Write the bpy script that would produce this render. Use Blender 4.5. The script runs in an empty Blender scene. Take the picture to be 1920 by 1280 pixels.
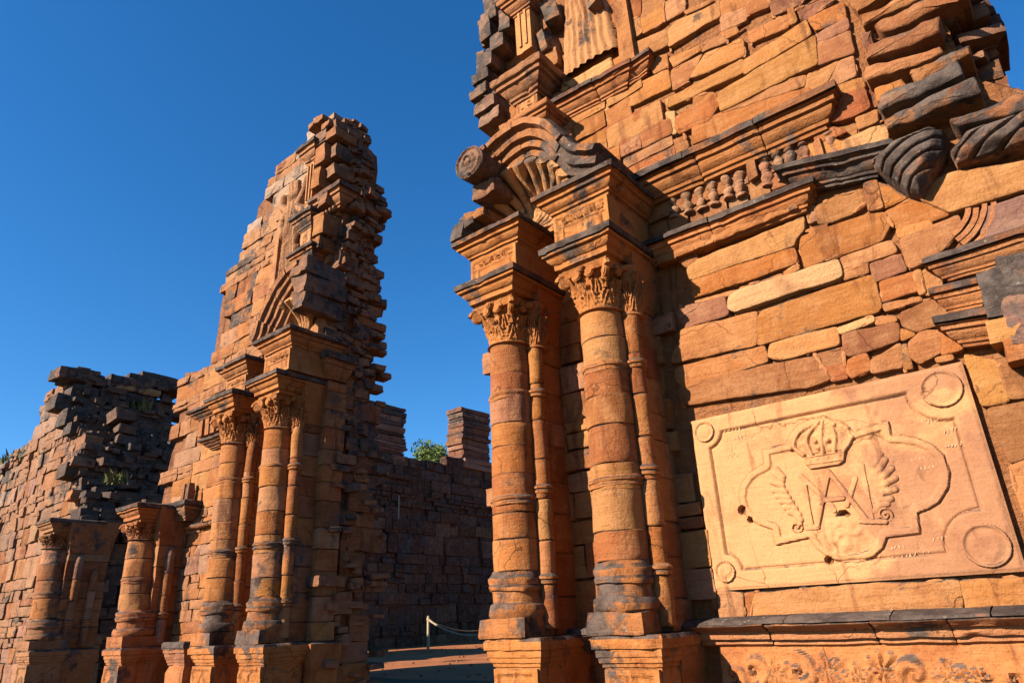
import bpy, math, random
import numpy as np
from mathutils import Matrix, Vector

# ------------------------------------------------------------------ camera, world, sun
S = bpy.context.scene
COL = S.collection
F_PX, PCX, PCY = 1280.0, 960.0, 640.0
EYE = Vector((0.0, 0.0, 1.65))
CR = np.array([0.76773598, 0.63936411, -0.04236741])     # camera right
CD = np.array([-0.27189844, 0.265191, -0.92506485])      # camera down
CF = np.array([-0.58021781, 0.7217252, 0.37743878])      # camera forward
cam_d = bpy.data.cameras.new('camera')
cam = bpy.data.objects.new('camera', cam_d)
COL.objects.link(cam)
cam_d.sensor_width = 36.0
cam_d.lens = 36.0 * F_PX / 1920.0
cam_d.clip_start = 0.05
cam_d.clip_end = 6000.0
M3 = Matrix((( CR[0], -CD[0], -CF[0]), (CR[1], -CD[1], -CF[1]), (CR[2], -CD[2], -CF[2])))
cam.matrix_world = Matrix.Translation(EYE) @ M3.to_4x4()
S.camera = cam

SUN_AZ_TAN, SUN_EL = 0.42, math.radians(27.0)
sun_h = Vector((-SUN_AZ_TAN, -1.0, 0.0)).normalized()     # horizontal direction towards the sun
sun_v = Vector((sun_h.x * math.cos(SUN_EL), sun_h.y * math.cos(SUN_EL), math.sin(SUN_EL)))
world = bpy.data.worlds.new('World')
S.world = world
world.use_nodes = True
wn = world.node_tree
sky = wn.nodes.new('ShaderNodeTexSky')
sky.sky_type = 'NISHITA'
sky.sun_disc = False
sky.sun_elevation = SUN_EL
sky.sun_rotation = math.atan2(sun_h.x, sun_h.y)
sky.altitude = 300.0
sky.air_density = 1.0
sky.dust_density = 0.25
sky.ozone_density = 6.0
bg = wn.nodes['Background']
bg.inputs['Strength'].default_value = 0.070
hsv = wn.nodes.new('ShaderNodeHueSaturation')
hsv.inputs['Saturation'].default_value = 1.20
wn.links.new(sky.outputs[0], hsv.inputs['Color'])
wn.links.new(hsv.outputs[0], bg.inputs[0])

sun_d = bpy.data.lights.new('sun', 'SUN')
sun_d.energy = 5.0
sun_d.angle = math.radians(0.5)
sun_d.color = (1.0, 0.88, 0.73)
sun = bpy.data.objects.new('sun', sun_d)
COL.objects.link(sun)
sun.rotation_euler = (-sun_v).to_track_quat('-Z', 'Y').to_euler()

S.view_settings.view_transform = 'Standard'
S.view_settings.look = 'None'
S.view_settings.exposure = 1.52
S.view_settings.gamma = 1.0
S.view_settings.use_curve_mapping = False

# ------------------------------------------------------------------ helpers
def at(px, py, Y):
    """the point of the plane y = Y that the photograph shows at pixel (px, py)"""
    d = (px - PCX) / F_PX * CR + (py - PCY) / F_PX * CD + CF
    return np.array([d[0] * Y / d[1], Y, 1.65 + d[2] * Y / d[1]])

def atx(px, py, X):
    d = (px - PCX) / F_PX * CR + (py - PCY) / F_PX * CD + CF
    return np.array([X, d[1] * X / d[0], 1.65 + d[2] * X / d[0]])

_rs = np.random.RandomState(7)
_LAT = _rs.rand(32, 32, 32).astype(np.float32) * 2 - 1
def noise(p, scale=1.0, seed=0):
    q = np.asarray(p, dtype=np.float64) * scale + seed * 7.31
    i = np.floor(q).astype(int)
    f = q - i
    f = f * f * (3 - 2 * f)
    i0 = i % 32
    i1 = (i + 1) % 32
    x0, y0, z0 = i0[..., 0], i0[..., 1], i0[..., 2]
    x1, y1, z1 = i1[..., 0], i1[..., 1], i1[..., 2]
    fx, fy, fz = f[..., 0], f[..., 1], f[..., 2]
    a = _LAT[x0, y0, z0] * (1 - fx) + _LAT[x1, y0, z0] * fx
    b = _LAT[x0, y1, z0] * (1 - fx) + _LAT[x1, y1, z0] * fx
    c = _LAT[x0, y0, z1] * (1 - fx) + _LAT[x1, y0, z1] * fx
    d = _LAT[x0, y1, z1] * (1 - fx) + _LAT[x1, y1, z1] * fx
    return (a * (1 - fy) + b * fy) * (1 - fz) + (c * (1 - fy) + d * fy) * fz

def fbm(p, scale, seed=0, octs=3):
    r = 0
    a = 1.0
    for o in range(octs):
        r = r + a * noise(p, scale * 2 ** o, seed + o)
        a *= 0.5
    return r

def noise3(p, scale, seed=0, octs=2):
    return np.stack([fbm(p, scale, seed + 11 * k, octs) for k in range(3)], -1)

def ss(x, a=0.0, b=1.0):
    t = np.clip((x - a) / (b - a), 0, 1)
    return t * t * (3 - 2 * t)

class MB:
    def __init__(s):
        s.v = []; s.f = []; s.n = 0
    def add(s, v, f):
        v = np.asarray(v, dtype=float).reshape(-1, 3)
        s.v.append(v)
        s.f += [tuple(i + s.n for i in q) for q in f]
        s.n += len(v)
        return s
    def verts(s):
        return np.concatenate(s.v)
    def mesh(s, name, mat, smooth=True):
        me = bpy.data.meshes.new(name)
        me.from_pydata(s.verts().tolist(), [], s.f)
        if smooth:
            me.polygons.foreach_set('use_smooth', [True] * len(me.polygons))
            try:
                me.set_sharp_from_angle(angle=math.radians(42))
            except Exception:
                pass
        me.materials.append(mat)
        me.update()
        return me
    def obj(s, name, mat, parent=None, color=(0.5, 0.2, 0.055, 0.1), smooth=True, loc=None):
        """links the collected shapes as one mesh object whose origin is at loc (default: its middle)"""
        v = s.verts()
        c = (v.min(0) + v.max(0)) / 2 if loc is None else np.array(loc, float)
        s.v = [v - c]
        o = bpy.data.objects.new(name, s.mesh(name, mat, smooth))
        link(o, parent, c)
        o.color = color
        return o

WORLD = {}
def link(o, parent=None, c=(0, 0, 0)):
    COL.objects.link(o)
    p = np.array(c, float)
    WORLD[o.name] = p
    if parent is not None:
        o.parent = parent
        p = p - WORLD[parent.name]
    o.location = p.tolist()
    return o

def empty(name, loc, parent=None):
    o = bpy.data.objects.new(name, None)
    o.empty_display_size = 0.2
    return link(o, parent, loc)

def thing(o, label, cat, group=None):
    o['label'] = label
    o['category'] = cat
    if group:
        o['group'] = group
    return o

def grid_faces(nu, nv, wrap=False, off=0):
    f = []
    for j in range(nv - 1):
        for i in range(nu if wrap else nu - 1):
            i2 = (i + 1) % nu
            f.append((off + j * nu + i, off + j * nu + i2, off + (j + 1) * nu + i2, off + (j + 1) * nu + i))
    return f

def box(mb, x0, x1, y0, y1, z0, z1):
    v = [(x, y, z) for z in (z0, z1) for y in (y0, y1) for x in (x0, x1)]
    mb.add(v, [(0, 2, 3, 1), (4, 5, 7, 6), (0, 1, 5, 4), (2, 6, 7, 3), (0, 4, 6, 2), (1, 3, 7, 5)])

def rect_stack(mb, cx, cy, hx, hy, prof, n=(14, 8), rough=0.012, seed=0, scale=5.0, chip=0.0):
    """stacked mouldings round a rectangle: prof is a list of (offset, z), bottom to top; edges worn by noise"""
    nx, ny = n
    rings = []
    for off, z in prof:
        a, b = max(hx + off, 0.002), max(hy + off, 0.002)
        tx = np.linspace(-1, 1, nx, endpoint=False)
        ty = np.linspace(-1, 1, ny, endpoint=False)
        r = np.concatenate([np.stack([tx * a, -b + 0 * tx], -1), np.stack([a + 0 * ty, ty * b], -1),
                            np.stack([-tx * a, b + 0 * tx], -1), np.stack([-a + 0 * ty, -ty * b], -1)])
        rings.append(np.concatenate([r + [cx, cy], np.full((len(r), 1), z)], -1))
    k = len(rings[0])
    v = np.concatenate(rings)
    d = noise3(v, scale * .9, seed, 3) * rough * .42
    nick = ss(noise(v, 8.5, seed + 2), 0.42, 0.8) * min(.03, rough * 2.2) + ss(noise(v, 3.6, seed + 8), 0.45, 0.6) * rough * 1.0
    d[:, :2] += (np.array([cx, cy]) - v[:, :2]) / np.maximum(np.linalg.norm(np.array([cx, cy]) - v[:, :2], axis=1, keepdims=True), .01) * nick[:, None]
    if chip:
        # broken corners and edges
        c = ss(noise(v, 2.1, seed + 5), 0.25, 0.8) * chip
        d[:, :2] += (np.array([cx, cy]) - v[:, :2]) * c[:, None]
    v = v + d
    f = grid_faces(k, len(rings), True)
    bot = len(v)
    v = np.concatenate([v, [[cx, cy, prof[0][1]], [cx, cy, prof[-1][1]]]])
    m = (len(rings) - 1) * k
    for i in range(k):
        f.append((bot, (i + 1) % k, i))
        f.append((bot + 1, m + i, m + (i + 1) % k))
    mb.add(v, f)

def lathe(mb, cx, cy, prof, n=24, rough=0.006, seed=0, scale=6.0, lean=(0, 0), a0=0, a1=2 * math.pi, cap=True):
    """prof: (radius, z) bottom to top; lean shifts the axis per metre of height"""
    full = a1 - a0 > 6.28
    ang = np.linspace(a0, a1, n, endpoint=not full)
    z0 = prof[0][1]
    rings = []
    for r, z in prof:
        rings.append(np.stack([cx + lean[0] * (z - z0) + r * np.cos(ang), cy + lean[1] * (z - z0) + r * np.sin(ang), np.full(n, z)], -1))
    v = np.concatenate(rings)
    v = v + noise3(v, scale, seed) * rough
    f = grid_faces(n, len(rings), full)
    if cap:
        b = len(v)
        v = np.concatenate([v, [v[:n].mean(0), v[-n:].mean(0)]])
        m = (len(rings) - 1) * n
        for i in range(n if full else n - 1):
            f.append((b, (i + 1) % n, i))
            f.append((b + 1, m + i, m + (i + 1) % n))
    mb.add(v, f)

# --- rough stones: shared meshes of several proportions
def stone_mesh(ax, seed, mat, n=5, rough=0.042, rnd=0.055):
    """unit stone, ax wide, 1 deep, 1 high, worn and rounded"""
    nx = max(4, int(round(n * (0.6 + 0.4 * ax))))
    mb = MB()
    segs = (nx, 4, n)
    V = []; Fc = []; idx = {}
    def vid(i, j, k):
        key = (i, j, k)
        if key not in idx:
            idx[key] = len(V)
            V.append((i / segs[0] - .5, j / segs[1] - .5, k / segs[2] - .5))
        return idx[key]
    def face(fun, a, b, flip):
        for p in range(a):
            for q in range(b):
                t = [fun(p, q), fun(p + 1, q), fun(p + 1, q + 1), fun(p, q + 1)]
                t = [vid(*c) for c in t]
                Fc.append(tuple(t[::-1] if flip else t))
    sx, sy, sz = segs
    face(lambda p, q: (p, 0, q), sx, sz, False)
    face(lambda p, q: (p, sy, q), sx, sz, True)
    face(lambda p, q: (p, q, 0), sx, sy, True)
    face(lambda p, q: (p, q, sz), sx, sy, False)
    face(lambda p, q: (0, p, q), sy, sz, True)
    face(lambda p, q: (sx, p, q), sy, sz, False)
    v = np.array(V)
    # cluster grid lines towards the edges, then round off
    v = np.sign(v) * (np.abs(v) * 2) ** 0.6 / 2
    p = v * [ax, 1, 1]
    h = np.array([ax, 1, 1]) / 2
    inner = np.clip(p, -(h - rnd), h - rnd)
    d = p - inner
    L = np.linalg.norm(d, axis=1, keepdims=True)
    k = (np.abs(d) > 1e-6).sum(1, keepdims=True)
    p = np.where((k > 1) & (L > 1e-6), inner + d / np.maximum(L, 1e-6) * np.minimum(L, rnd * 1.02), p)
    q = p + [seed * 3.7, seed * 1.3, seed * 2.1]
    p = p + noise3(q, 1.6, seed, 3) * rough * [1.3, 1.0, 1.1]
    # a chipped corner now and then
    c = ss(noise(q, 1.1, seed + 3), 0.3, 0.8)[:, None] * 0.10
    p = p - p * c * [0.3, 1, .6]
    return MB().add(p, Fc).mesh('stone', mat)

# ------------------------------------------------------------------ materials
def nodes_of(name):
    m = bpy.data.materials.new(name)
    m.use_nodes = True
    nt = m.node_tree
    b = nt.nodes['Principled BSDF']
    b.inputs['Specular IOR Level'].default_value = 0.15
    b.inputs['Roughness'].default_value = 0.95
    return m, nt, b

def N(nt, t, **kw):
    n = nt.nodes.new(t)
    for k, v in kw.items():
        setattr(n, k, v)
    return n

def mixc(nt, fac, a, b, mode='MIX'):
    n = N(nt, 'ShaderNodeMix', data_type='RGBA', blend_type=mode)
    for i, s in ((0, fac), (6, a), (7, b)):
        if isinstance(s, (int, float)):
            n.inputs[i].default_value = s
        elif isinstance(s, tuple):
            n.inputs[i].default_value = s if len(s) == 4 else s + (1,)
        else:
            nt.links.new(s, n.inputs[i])
    return n.outputs[2]

def mth(nt, op, a, b=None, clamp=False):
    n = N(nt, 'ShaderNodeMath', operation=op, use_clamp=clamp)
    for i, s in ((0, a), (1, b)):
        if s is None:
            continue
        if isinstance(s, (int, float)):
            n.inputs[i].default_value = s
        else:
            nt.links.new(s, n.inputs[i])
    return n.outputs[0]

def mrange(nt, v, a, b, c=0.0, d=1.0, smooth=True):
    n = N(nt, 'ShaderNodeMapRange')
    if smooth:
        n.interpolation_type = 'SMOOTHSTEP'
    nt.links.new(v, n.inputs[0])
    for i, x in enumerate((a, b, c, d)):
        n.inputs[1 + i].default_value = x
    return n.outputs[0]

def tex_noise(nt, vec, scale, detail=4, rough=0.55, dist=0.0):
    n = N(nt, 'ShaderNodeTexNoise')
    n.inputs['Scale'].default_value = scale
    n.inputs['Detail'].default_value = detail
    n.inputs['Roughness'].default_value = rough
    n.inputs['Distortion'].default_value = dist
    nt.links.new(vec, n.inputs['Vector'])
    return n.outputs[0]

def sandstone(name, bump=0.5, crust_bias=0.0, strata=1.0, film=0.0, grime=1.0):
    m, nt, b = nodes_of(name)
    geo = N(nt, 'ShaderNodeNewGeometry')
    oi = N(nt, 'ShaderNodeObjectInfo')
    off = N(nt, 'ShaderNodeVectorMath', operation='SCALE')
    off.inputs[0].default_value = (31.0, 17.0, 23.0)
    nt.links.new(oi.outputs['Random'], off.inputs['Scale'])
    vec = N(nt, 'ShaderNodeVectorMath', operation='ADD')
    nt.links.new(geo.outputs['Position'], vec.inputs[0])
    nt.links.new(off.outputs[0], vec.inputs[1])
    v = vec.outputs[0]
    mp = N(nt, 'ShaderNodeMapping')
    mp.inputs['Scale'].default_value = (1.6, 1.6, 14.0)
    mp.inputs['Rotation'].default_value = (0.05, 0.06, 0)
    nt.links.new(v, mp.inputs[0])
    bands = tex_noise(nt, mp.outputs[0], 1.6, 7, 0.62, 0.4)
    blot = tex_noise(nt, v, 1.7, 5, 0.6, 0.3)
    blot2 = tex_noise(nt, v, 5.5, 5, 0.65)
    grain = tex_noise(nt, v, 55.0, 4, 0.7)
    col = mixc(nt, 1.0, oi.outputs['Color'], (0.64, 0.60, 0.62), 'MULTIPLY')
    dark = mixc(nt, 1.0, col, (0.62, 0.50, 0.52), 'MULTIPLY')
    pale = mixc(nt, 0.40, col, (0.44, 0.25, 0.12))
    c = mixc(nt, mrange(nt, bands, 0.42, 0.75, 0, 0.45 * strata), col, dark)
    c = mixc(nt, mrange(nt, bands, 0.48, 0.25, 0, 0.40 * strata), c, pale)
    c = mixc(nt, mrange(nt, blot, 0.5, 0.72, 0, 0.75), c, dark)
    c = mixc(nt, mrange(nt, blot2, 0.55, 0.3, 0, 0.45), c, pale)
    c = mixc(nt, mrange(nt, grain, 0.3, 0.75, 0.0, 0.4), c, mixc(nt, 1.0, c, (0.62, 0.55, 0.5), 'MULTIPLY'))
    if film:
        # grey film over one half of the slab, a stain with its own ragged outline
        sx = N(nt, 'ShaderNodeSeparateXYZ')
        nt.links.new(geo.outputs['Position'], sx.inputs[0])
        fl_ = mth(nt, 'ADD', tex_noise(nt, geo.outputs['Position'], 1.6, 6, 0.62, 0.5), mrange(nt, sx.outputs[0], -2.4, -0.5, -0.22, 0.12, False))
        c = mixc(nt, mrange(nt, fl_, 0.44, 0.56, 0, film), c, mixc(nt, 1.0, c, (0.62, 0.58, 0.68), 'MULTIPLY'))
    # long water stains, and hairline cracks
    mp2 = N(nt, 'ShaderNodeMapping')
    mp2.inputs['Scale'].default_value = (3.4, 3.4, 0.7)
    nt.links.new(geo.outputs['Position'], mp2.inputs[0])
    stain = mrange(nt, tex_noise(nt, mp2.outputs[0], 1.3, 6, 0.65, 0.6), 0.53, 0.68, 0, 0.8)
    c = mixc(nt, stain, c, mixc(nt, 1.0, c, (0.44, 0.37, 0.40), 'MULTIPLY'))
    wv = N(nt, 'ShaderNodeVectorMath', operation='ADD')
    wn_ = N(nt, 'ShaderNodeTexNoise')
    wn_.inputs['Scale'].default_value = 3.0
    wn_.inputs['Detail'].default_value = 5
    nt.links.new(v, wn_.inputs['Vector'])
    wsc = N(nt, 'ShaderNodeVectorMath', operation='SCALE')
    wsc.inputs['Scale'].default_value = 0.5
    nt.links.new(wn_.outputs['Color'], wsc.inputs[0])
    nt.links.new(v, wv.inputs[0])
    nt.links.new(wsc.outputs[0], wv.inputs[1])
    vc = N(nt, 'ShaderNodeTexVoronoi', feature='DISTANCE_TO_EDGE')
    vc.inputs['Scale'].default_value = 1.15
    nt.links.new(wv.outputs[0], vc.inputs['Vector'])
    crack = mth(nt, 'MULTIPLY', mrange(nt, vc.outputs['Distance'], 0.010, 0.002), mrange(nt, tex_noise(nt, v, 0.9, 3), 0.50, 0.58))
    c = mixc(nt, mth(nt, 'MULTIPLY', crack, 0.7), c, mixc(nt, 1.0, c, (0.3, 0.25, 0.24), 'MULTIPLY'))
    # black biological crust grows where an object is tagged (alpha) and on ledges that look up
    sep = N(nt, 'ShaderNodeSeparateXYZ')
    nt.links.new(geo.outputs['True Normal'], sep.inputs[0])
    up = mth(nt, 'MULTIPLY', mth(nt, 'MAXIMUM', sep.outputs[2], 0.0), 0.36)
    cr_n = tex_noise(nt, v, 3.1, 8, 0.68, 0.5)
    s = mth(nt, 'ADD', mth(nt, 'ADD', cr_n, up), mth(nt, 'MULTIPLY', oi.outputs['Alpha'], 0.42))
    # grime that runs across the joints, from one stone to the next
    gr = tex_noise(nt, geo.outputs['Position'], 0.85, 9, 0.70, 0.35)
    s = mth(nt, 'ADD', s, mrange(nt, gr, 0.47, 0.66, 0.0, 0.30 * grime))
    crust = mrange(nt, s, 0.72 - crust_bias, 0.90 - crust_bias, 0.0, 0.92)
    crust_col = mixc(nt, mrange(nt, blot2, 0.35, 0.65), (0.022, 0.019, 0.018), (0.085, 0.066, 0.055))
    c = mixc(nt, crust, c, crust_col)
    # pale lichen spots on the crust
    vo = N(nt, 'ShaderNodeTexVoronoi')
    vo.inputs['Scale'].default_value = 16.0
    nt.links.new(v, vo.inputs['Vector'])
    li = mth(nt, 'MULTIPLY', mrange(nt, vo.outputs[0], 0.30, 0.12), mrange(nt, tex_noise(nt, v, 2.3, 3), 0.52, 0.68))
    li = mth(nt, 'MULTIPLY', li, mth(nt, 'MULTIPLY', crust, 0.8))
    c = mixc(nt, li, c, (0.28, 0.26, 0.21))
    nt.links.new(c, b.inputs['Base Color'])
    # relief: grain, pits, bedding
    g2 = tex_noise(nt, v, 14.0, 8, 0.72)
    pits = mrange(nt, tex_noise(nt, v, 38.0, 3, 0.6), 0.36, 0.46)
    hgt = mth(nt, 'ADD', mth(nt, 'MULTIPLY', g2, 0.9), mth(nt, 'MULTIPLY', bands, 0.75))
    hgt = mth(nt, 'ADD', hgt, mth(nt, 'MULTIPLY', pits, 0.24))
    hgt = mth(nt, 'SUBTRACT', hgt, mth(nt, 'MULTIPLY', crack, 0.35))
    bp = N(nt, 'ShaderNodeBump')
    bp.inputs['Strength'].default_value = bump
    bp.inputs['Distance'].default_value = 0.05
    nt.links.new(hgt, bp.inputs['Height'])
    nt.links.new(bp.outputs[0], b.inputs['Normal'])
    return m

M_STONE = sandstone('sandstone', 0.55)
M_CARVED = sandstone('carved_sandstone', 0.55, 0.03, 0.6)
M_PANEL = sandstone('panel_sandstone', 0.30, -0.02, 0.35, 0.85, 0.0)
M_CORE = sandstone('mortar_rubble', 0.9, 0.02, 0.3)

def simple_mat(name, c1, c2, scale=8.0, bump=0.3, rough=0.95, detail=6, dist=0.03):
    m, nt, b = nodes_of(name)
    geo = N(nt, 'ShaderNodeNewGeometry')
    n1 = tex_noise(nt, geo.outputs['Position'], scale, detail, 0.65)
    n2 = tex_noise(nt, geo.outputs['Position'], scale * 9, 4, 0.65)
    f = mth(nt, 'ADD', mth(nt, 'MULTIPLY', n1, 0.7), mth(nt, 'MULTIPLY', n2, 0.3))
    nt.links.new(mixc(nt, mrange(nt, f, 0.35, 0.65), c1, c2), b.inputs['Base Color'])
    bp = N(nt, 'ShaderNodeBump')
    bp.inputs['Strength'].default_value = bump
    bp.inputs['Distance'].default_value = dist
    nt.links.new(f, bp.inputs['Height'])
    nt.links.new(bp.outputs[0], b.inputs['Normal'])
    b.inputs['Roughness'].default_value = rough
    return m

M_DIRT = simple_mat('red_earth', (0.21, 0.072, 0.026), (0.31, 0.115, 0.042), 1.6, 0.6)
M_LAWN = simple_mat('trodden_lawn', (0.035, 0.036, 0.012), (0.10, 0.05, 0.022), 1.1, 0.6)
M_POST = simple_mat('pale_post', (0.26, 0.19, 0.11), (0.34, 0.26, 0.16), 12, 0.2, 0.7)
M_ROPE = simple_mat('rope_fibre', (0.20, 0.15, 0.09), (0.30, 0.23, 0.15), 60, 0.6, 0.9)
M_LEAF = simple_mat('leaf', (0.05, 0.08, 0.016), (0.11, 0.15, 0.035), 2.0, 0.1, 0.6)
M_BARK = simple_mat('bark', (0.09, 0.06, 0.04), (0.18, 0.13, 0.09), 9, 0.6)
M_GRASS = simple_mat('dry_grass', (0.07, 0.08, 0.022), (0.18, 0.15, 0.06), 5, 0.1, 0.8)
M_SCRATCH = simple_mat('scratched_stone', (0.40, 0.24, 0.13), (0.48, 0.32, 0.19), 30, 0.3)
M_PAINT = simple_mat('dark_inscription', (0.10, 0.06, 0.04), (0.16, 0.09, 0.05), 30, 0.1)

RNG = random.Random(11)
PAL_RIGHT = [(.52, .25, .11), (.50, .195, .05), (.54, .225, .062), (.46, .17, .043), (.52, .235, .075), (.42, .15, .045), (.56, .26, .085)]
PAL_LEFT = [(.50, .27, .13), (.40, .22, .13), (.50, .205, .06), (.44, .175, .055), (.52, .235, .08), (.38, .15, .055), (.44, .20, .075), (.48, .225, .085)]
PAL_FAR = [(.44, .25, .14), (.36, .22, .14), (.46, .195, .07), (.40, .165, .06), (.48, .23, .09), (.34, .15, .065), (.42, .21, .10), (.34, .19, .105), (.30, .17, .105)]
TONE = {'o': None, 'p': (.37, .165, .082), 'w': (.64, .37, .15), 'g': (.30, .175, .115), 'r': (.42, .145, .045),
        'y': (.54, .24, .07), 'b': (.26, .11, .048), 'n': (.36, .15, .055), 'm': (.45, .20, .07)}
def tone(k, pal, rng, crust=0.05):
    c = TONE.get(k) or rng.choice(pal)
    j = .84 * (1 + rng.uniform(-.10, .10))
    return (c[0] * j, c[1] * j * (1 + rng.uniform(-.06, .06)), c[2] * j * (1 + rng.uniform(-.1, .1)), crust)

PROTO = {}
for ax in (0.55, 1.0, 1.7, 2.7, 4.2):
    PROTO[ax] = [stone_mesh(ax, int(ax * 10) + k, M_STONE) for k in range(5)]

def place_stone(parent, c, dims, rng, color, rz=0.0, tilt=0.02, mat=None, name='stone'):
    """a rough stone with its middle at c, dims (along the face, depth, height)"""
    asp = dims[0] / dims[2]
    ax = min(PROTO, key=lambda a: abs(math.log(a / asp)))
    o = bpy.data.objects.new(name, rng.choice(PROTO[ax]))
    link(o, parent, c)
    o.scale = (dims[0] / ax, dims[1], dims[2])
    if rng.random() < .5:
        o.scale.x *= -1
        o.scale.y *= -1
    o.rotation_euler = (rng.uniform(-tilt, tilt), rng.uniform(-tilt, tilt), rz + rng.uniform(-tilt, tilt))
    o.color = color
    return o

def courses(parent, x0, x1, z0, z1, face, inside, rng, ch=(.2, .34), ln=(1.0, 3.0), depth=.4, proud=.03, pal=PAL_RIGHT,
            crust=lambda x, z: .1, gap=.012, rz=0.0, sag=.015, tilt=.02, ends=0.0):
    """irregular coursed masonry: face(s, z) gives the world point of the face, inside(s, z) says where stones stand"""
    out = []
    z = z0
    while z < z1:
        h = rng.uniform(*ch)
        x = x0 - rng.uniform(0, .5)
        while x < x1:
            L = h * rng.uniform(*ln)
            hh = h
            parts = [(z, h)]
            if rng.random() < .13 and h > ch[0] * 1.15:
                k = rng.uniform(.4, .6)
                parts = [(z, h * k), (z + h * k, h * (1 - k))]
            for (zz, hh) in parts:
                xc, zc = x + L / 2, zz + hh / 2
                if inside(xc, zc) and (not ends or (inside(xc - ends * L, zc) and inside(xc + ends * L, zc))):
                    p = np.array(face(xc, zc), float)
                    n = np.array(face.normal(xc, zc), float)
                    d = depth * rng.uniform(.85, 1.15)
                    p = p + n * (rng.uniform(-proud, proud) - d / 2) + [0, 0, rng.uniform(-sag, sag)]
                    out.append(place_stone(parent, p, (L - gap, d, hh - gap), rng, tone('o', pal, rng, crust(xc, zc)), rz, tilt))
            x += L
        z += h
    return out

class Face:
    def __init__(s, fun, nrm):
        s.f = fun; s.n = nrm
    def __call__(s, a, b):
        return s.f(a, b)
    def normal(s, a, b):
        return s.n

def in_poly(poly):
    poly = np.array(poly, float)
    def f(x, z):
        r = False
        j = len(poly) - 1
        for i in range(len(poly)):
            xi, zi = poly[i]; xj, zj = poly[j]
            if (zi > z) != (zj > z) and x < (xj - xi) * (z - zi) / (zj - zi) + xi:
                r = not r
            j = i
        return r
    return f

def prism(mb, poly, y0, y1, seed=0, rough=0.0, step=0.25):
    """solid with outline poly in x, z between two depths, its outline subdivided"""
    P = resample(np.array(poly, float), step)
    n = len(P)
    cen = P.mean(0)
    V = []
    for y in (y0, y1):
        V += [(p[0], y, p[1]) for p in P]
    V = np.array(V)
    if rough:
        V = V + noise3(V, 3.0, seed) * rough
    f = []
    for i in range(n):
        j = (i + 1) % n
        f.append((i, j, n + j, n + i))
    f.append(tuple(range(n))[::-1])
    f.append(tuple(range(n, 2 * n)))
    mb.add(V, f)

def area(P):
    x, z = P[:, 0], P[:, 1]
    return 0.5 * np.sum(x * np.roll(z, -1) - np.roll(x, -1) * z)

def resample(P, step):
    out = []
    n = len(P)
    for i in range(n):
        a, b = P[i], P[(i + 1) % n]
        k = max(1, int(round(np.linalg.norm(b - a) / step)))
        for t in range(k):
            out.append(a + (b - a) * t / k)
    return np.array(out)

OUTLINES = []
def traced_stone(parent, P, y, rng, color, proud=.0, depth=.3, joint=.010, rough=.010, name='stone', mat=None, bevel=.022, dome=.0):
    """one stone of the facade from its outline in the wall plane (x, z): worn outline, rounded arris, uneven face"""
    P = np.array(P, float)
    if area(P) < 0:
        P = P[::-1]
    seed = rng.randint(0, 999)
    size = math.sqrt(abs(area(P)))
    OUTLINES.append(P)
    Q = resample(P, max(.016, min(.028, size / 12)))
    n = len(Q)
    # round corners
    Q = .6 * Q + .2 * (np.roll(Q, 1, 0) + np.roll(Q, -1, 0))
    t = np.roll(Q, -1, 0) - np.roll(Q, 1, 0)
    t /= np.maximum(np.linalg.norm(t, axis=1, keepdims=True), 1e-6)
    nin = np.stack([-t[:, 1], t[:, 0]], -1)
    q3 = np.stack([Q[:, 0], np.full(n, y), Q[:, 1]], -1)
    w = (fbm(q3, 6.0, seed, 3) * rough * 1.1)[:, None]
    Q = Q + nin * (joint + w)
    cen = Q.mean(0)
    bev = min(bevel, size * .07)
    rings = [(0, depth), (0, bev * 1.0), (.35, bev * .3), (1.0, 0.0)]
    V = []
    for k, dep in rings:
        R = Q + nin * bev * k
        V.append(np.stack([R[:, 0], np.full(n, y - proud + dep), R[:, 1]], -1))
    R0 = Q + nin * bev
    for s in (.78, .52, .26):
        R = cen + (R0 - cen) * s
        V.append(np.stack([R[:, 0], np.full(n, y - proud - dome * (1 - s)), R[:, 1]], -1))
    V.append(np.array([[cen[0], y - proud - dome, cen[1]]]))
    V = np.concatenate(V)
    m = n
    V[m:, 1] += fbm(V[m:], 3.2, seed + 2, 3) * rough * 1.1 + noise(V[m:], 16.0, seed) * rough * .25
    f = grid_faces(n, 7, True)
    f = [q[::-1] for q in f]
    for i in range(n):
        f.append((6 * n + (i + 1) % n, 6 * n + i, 7 * n))
    f = [tuple(q[::-1]) for q in f]
    return MB().add(V, f).obj(name, mat or M_STONE, parent, color)

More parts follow.
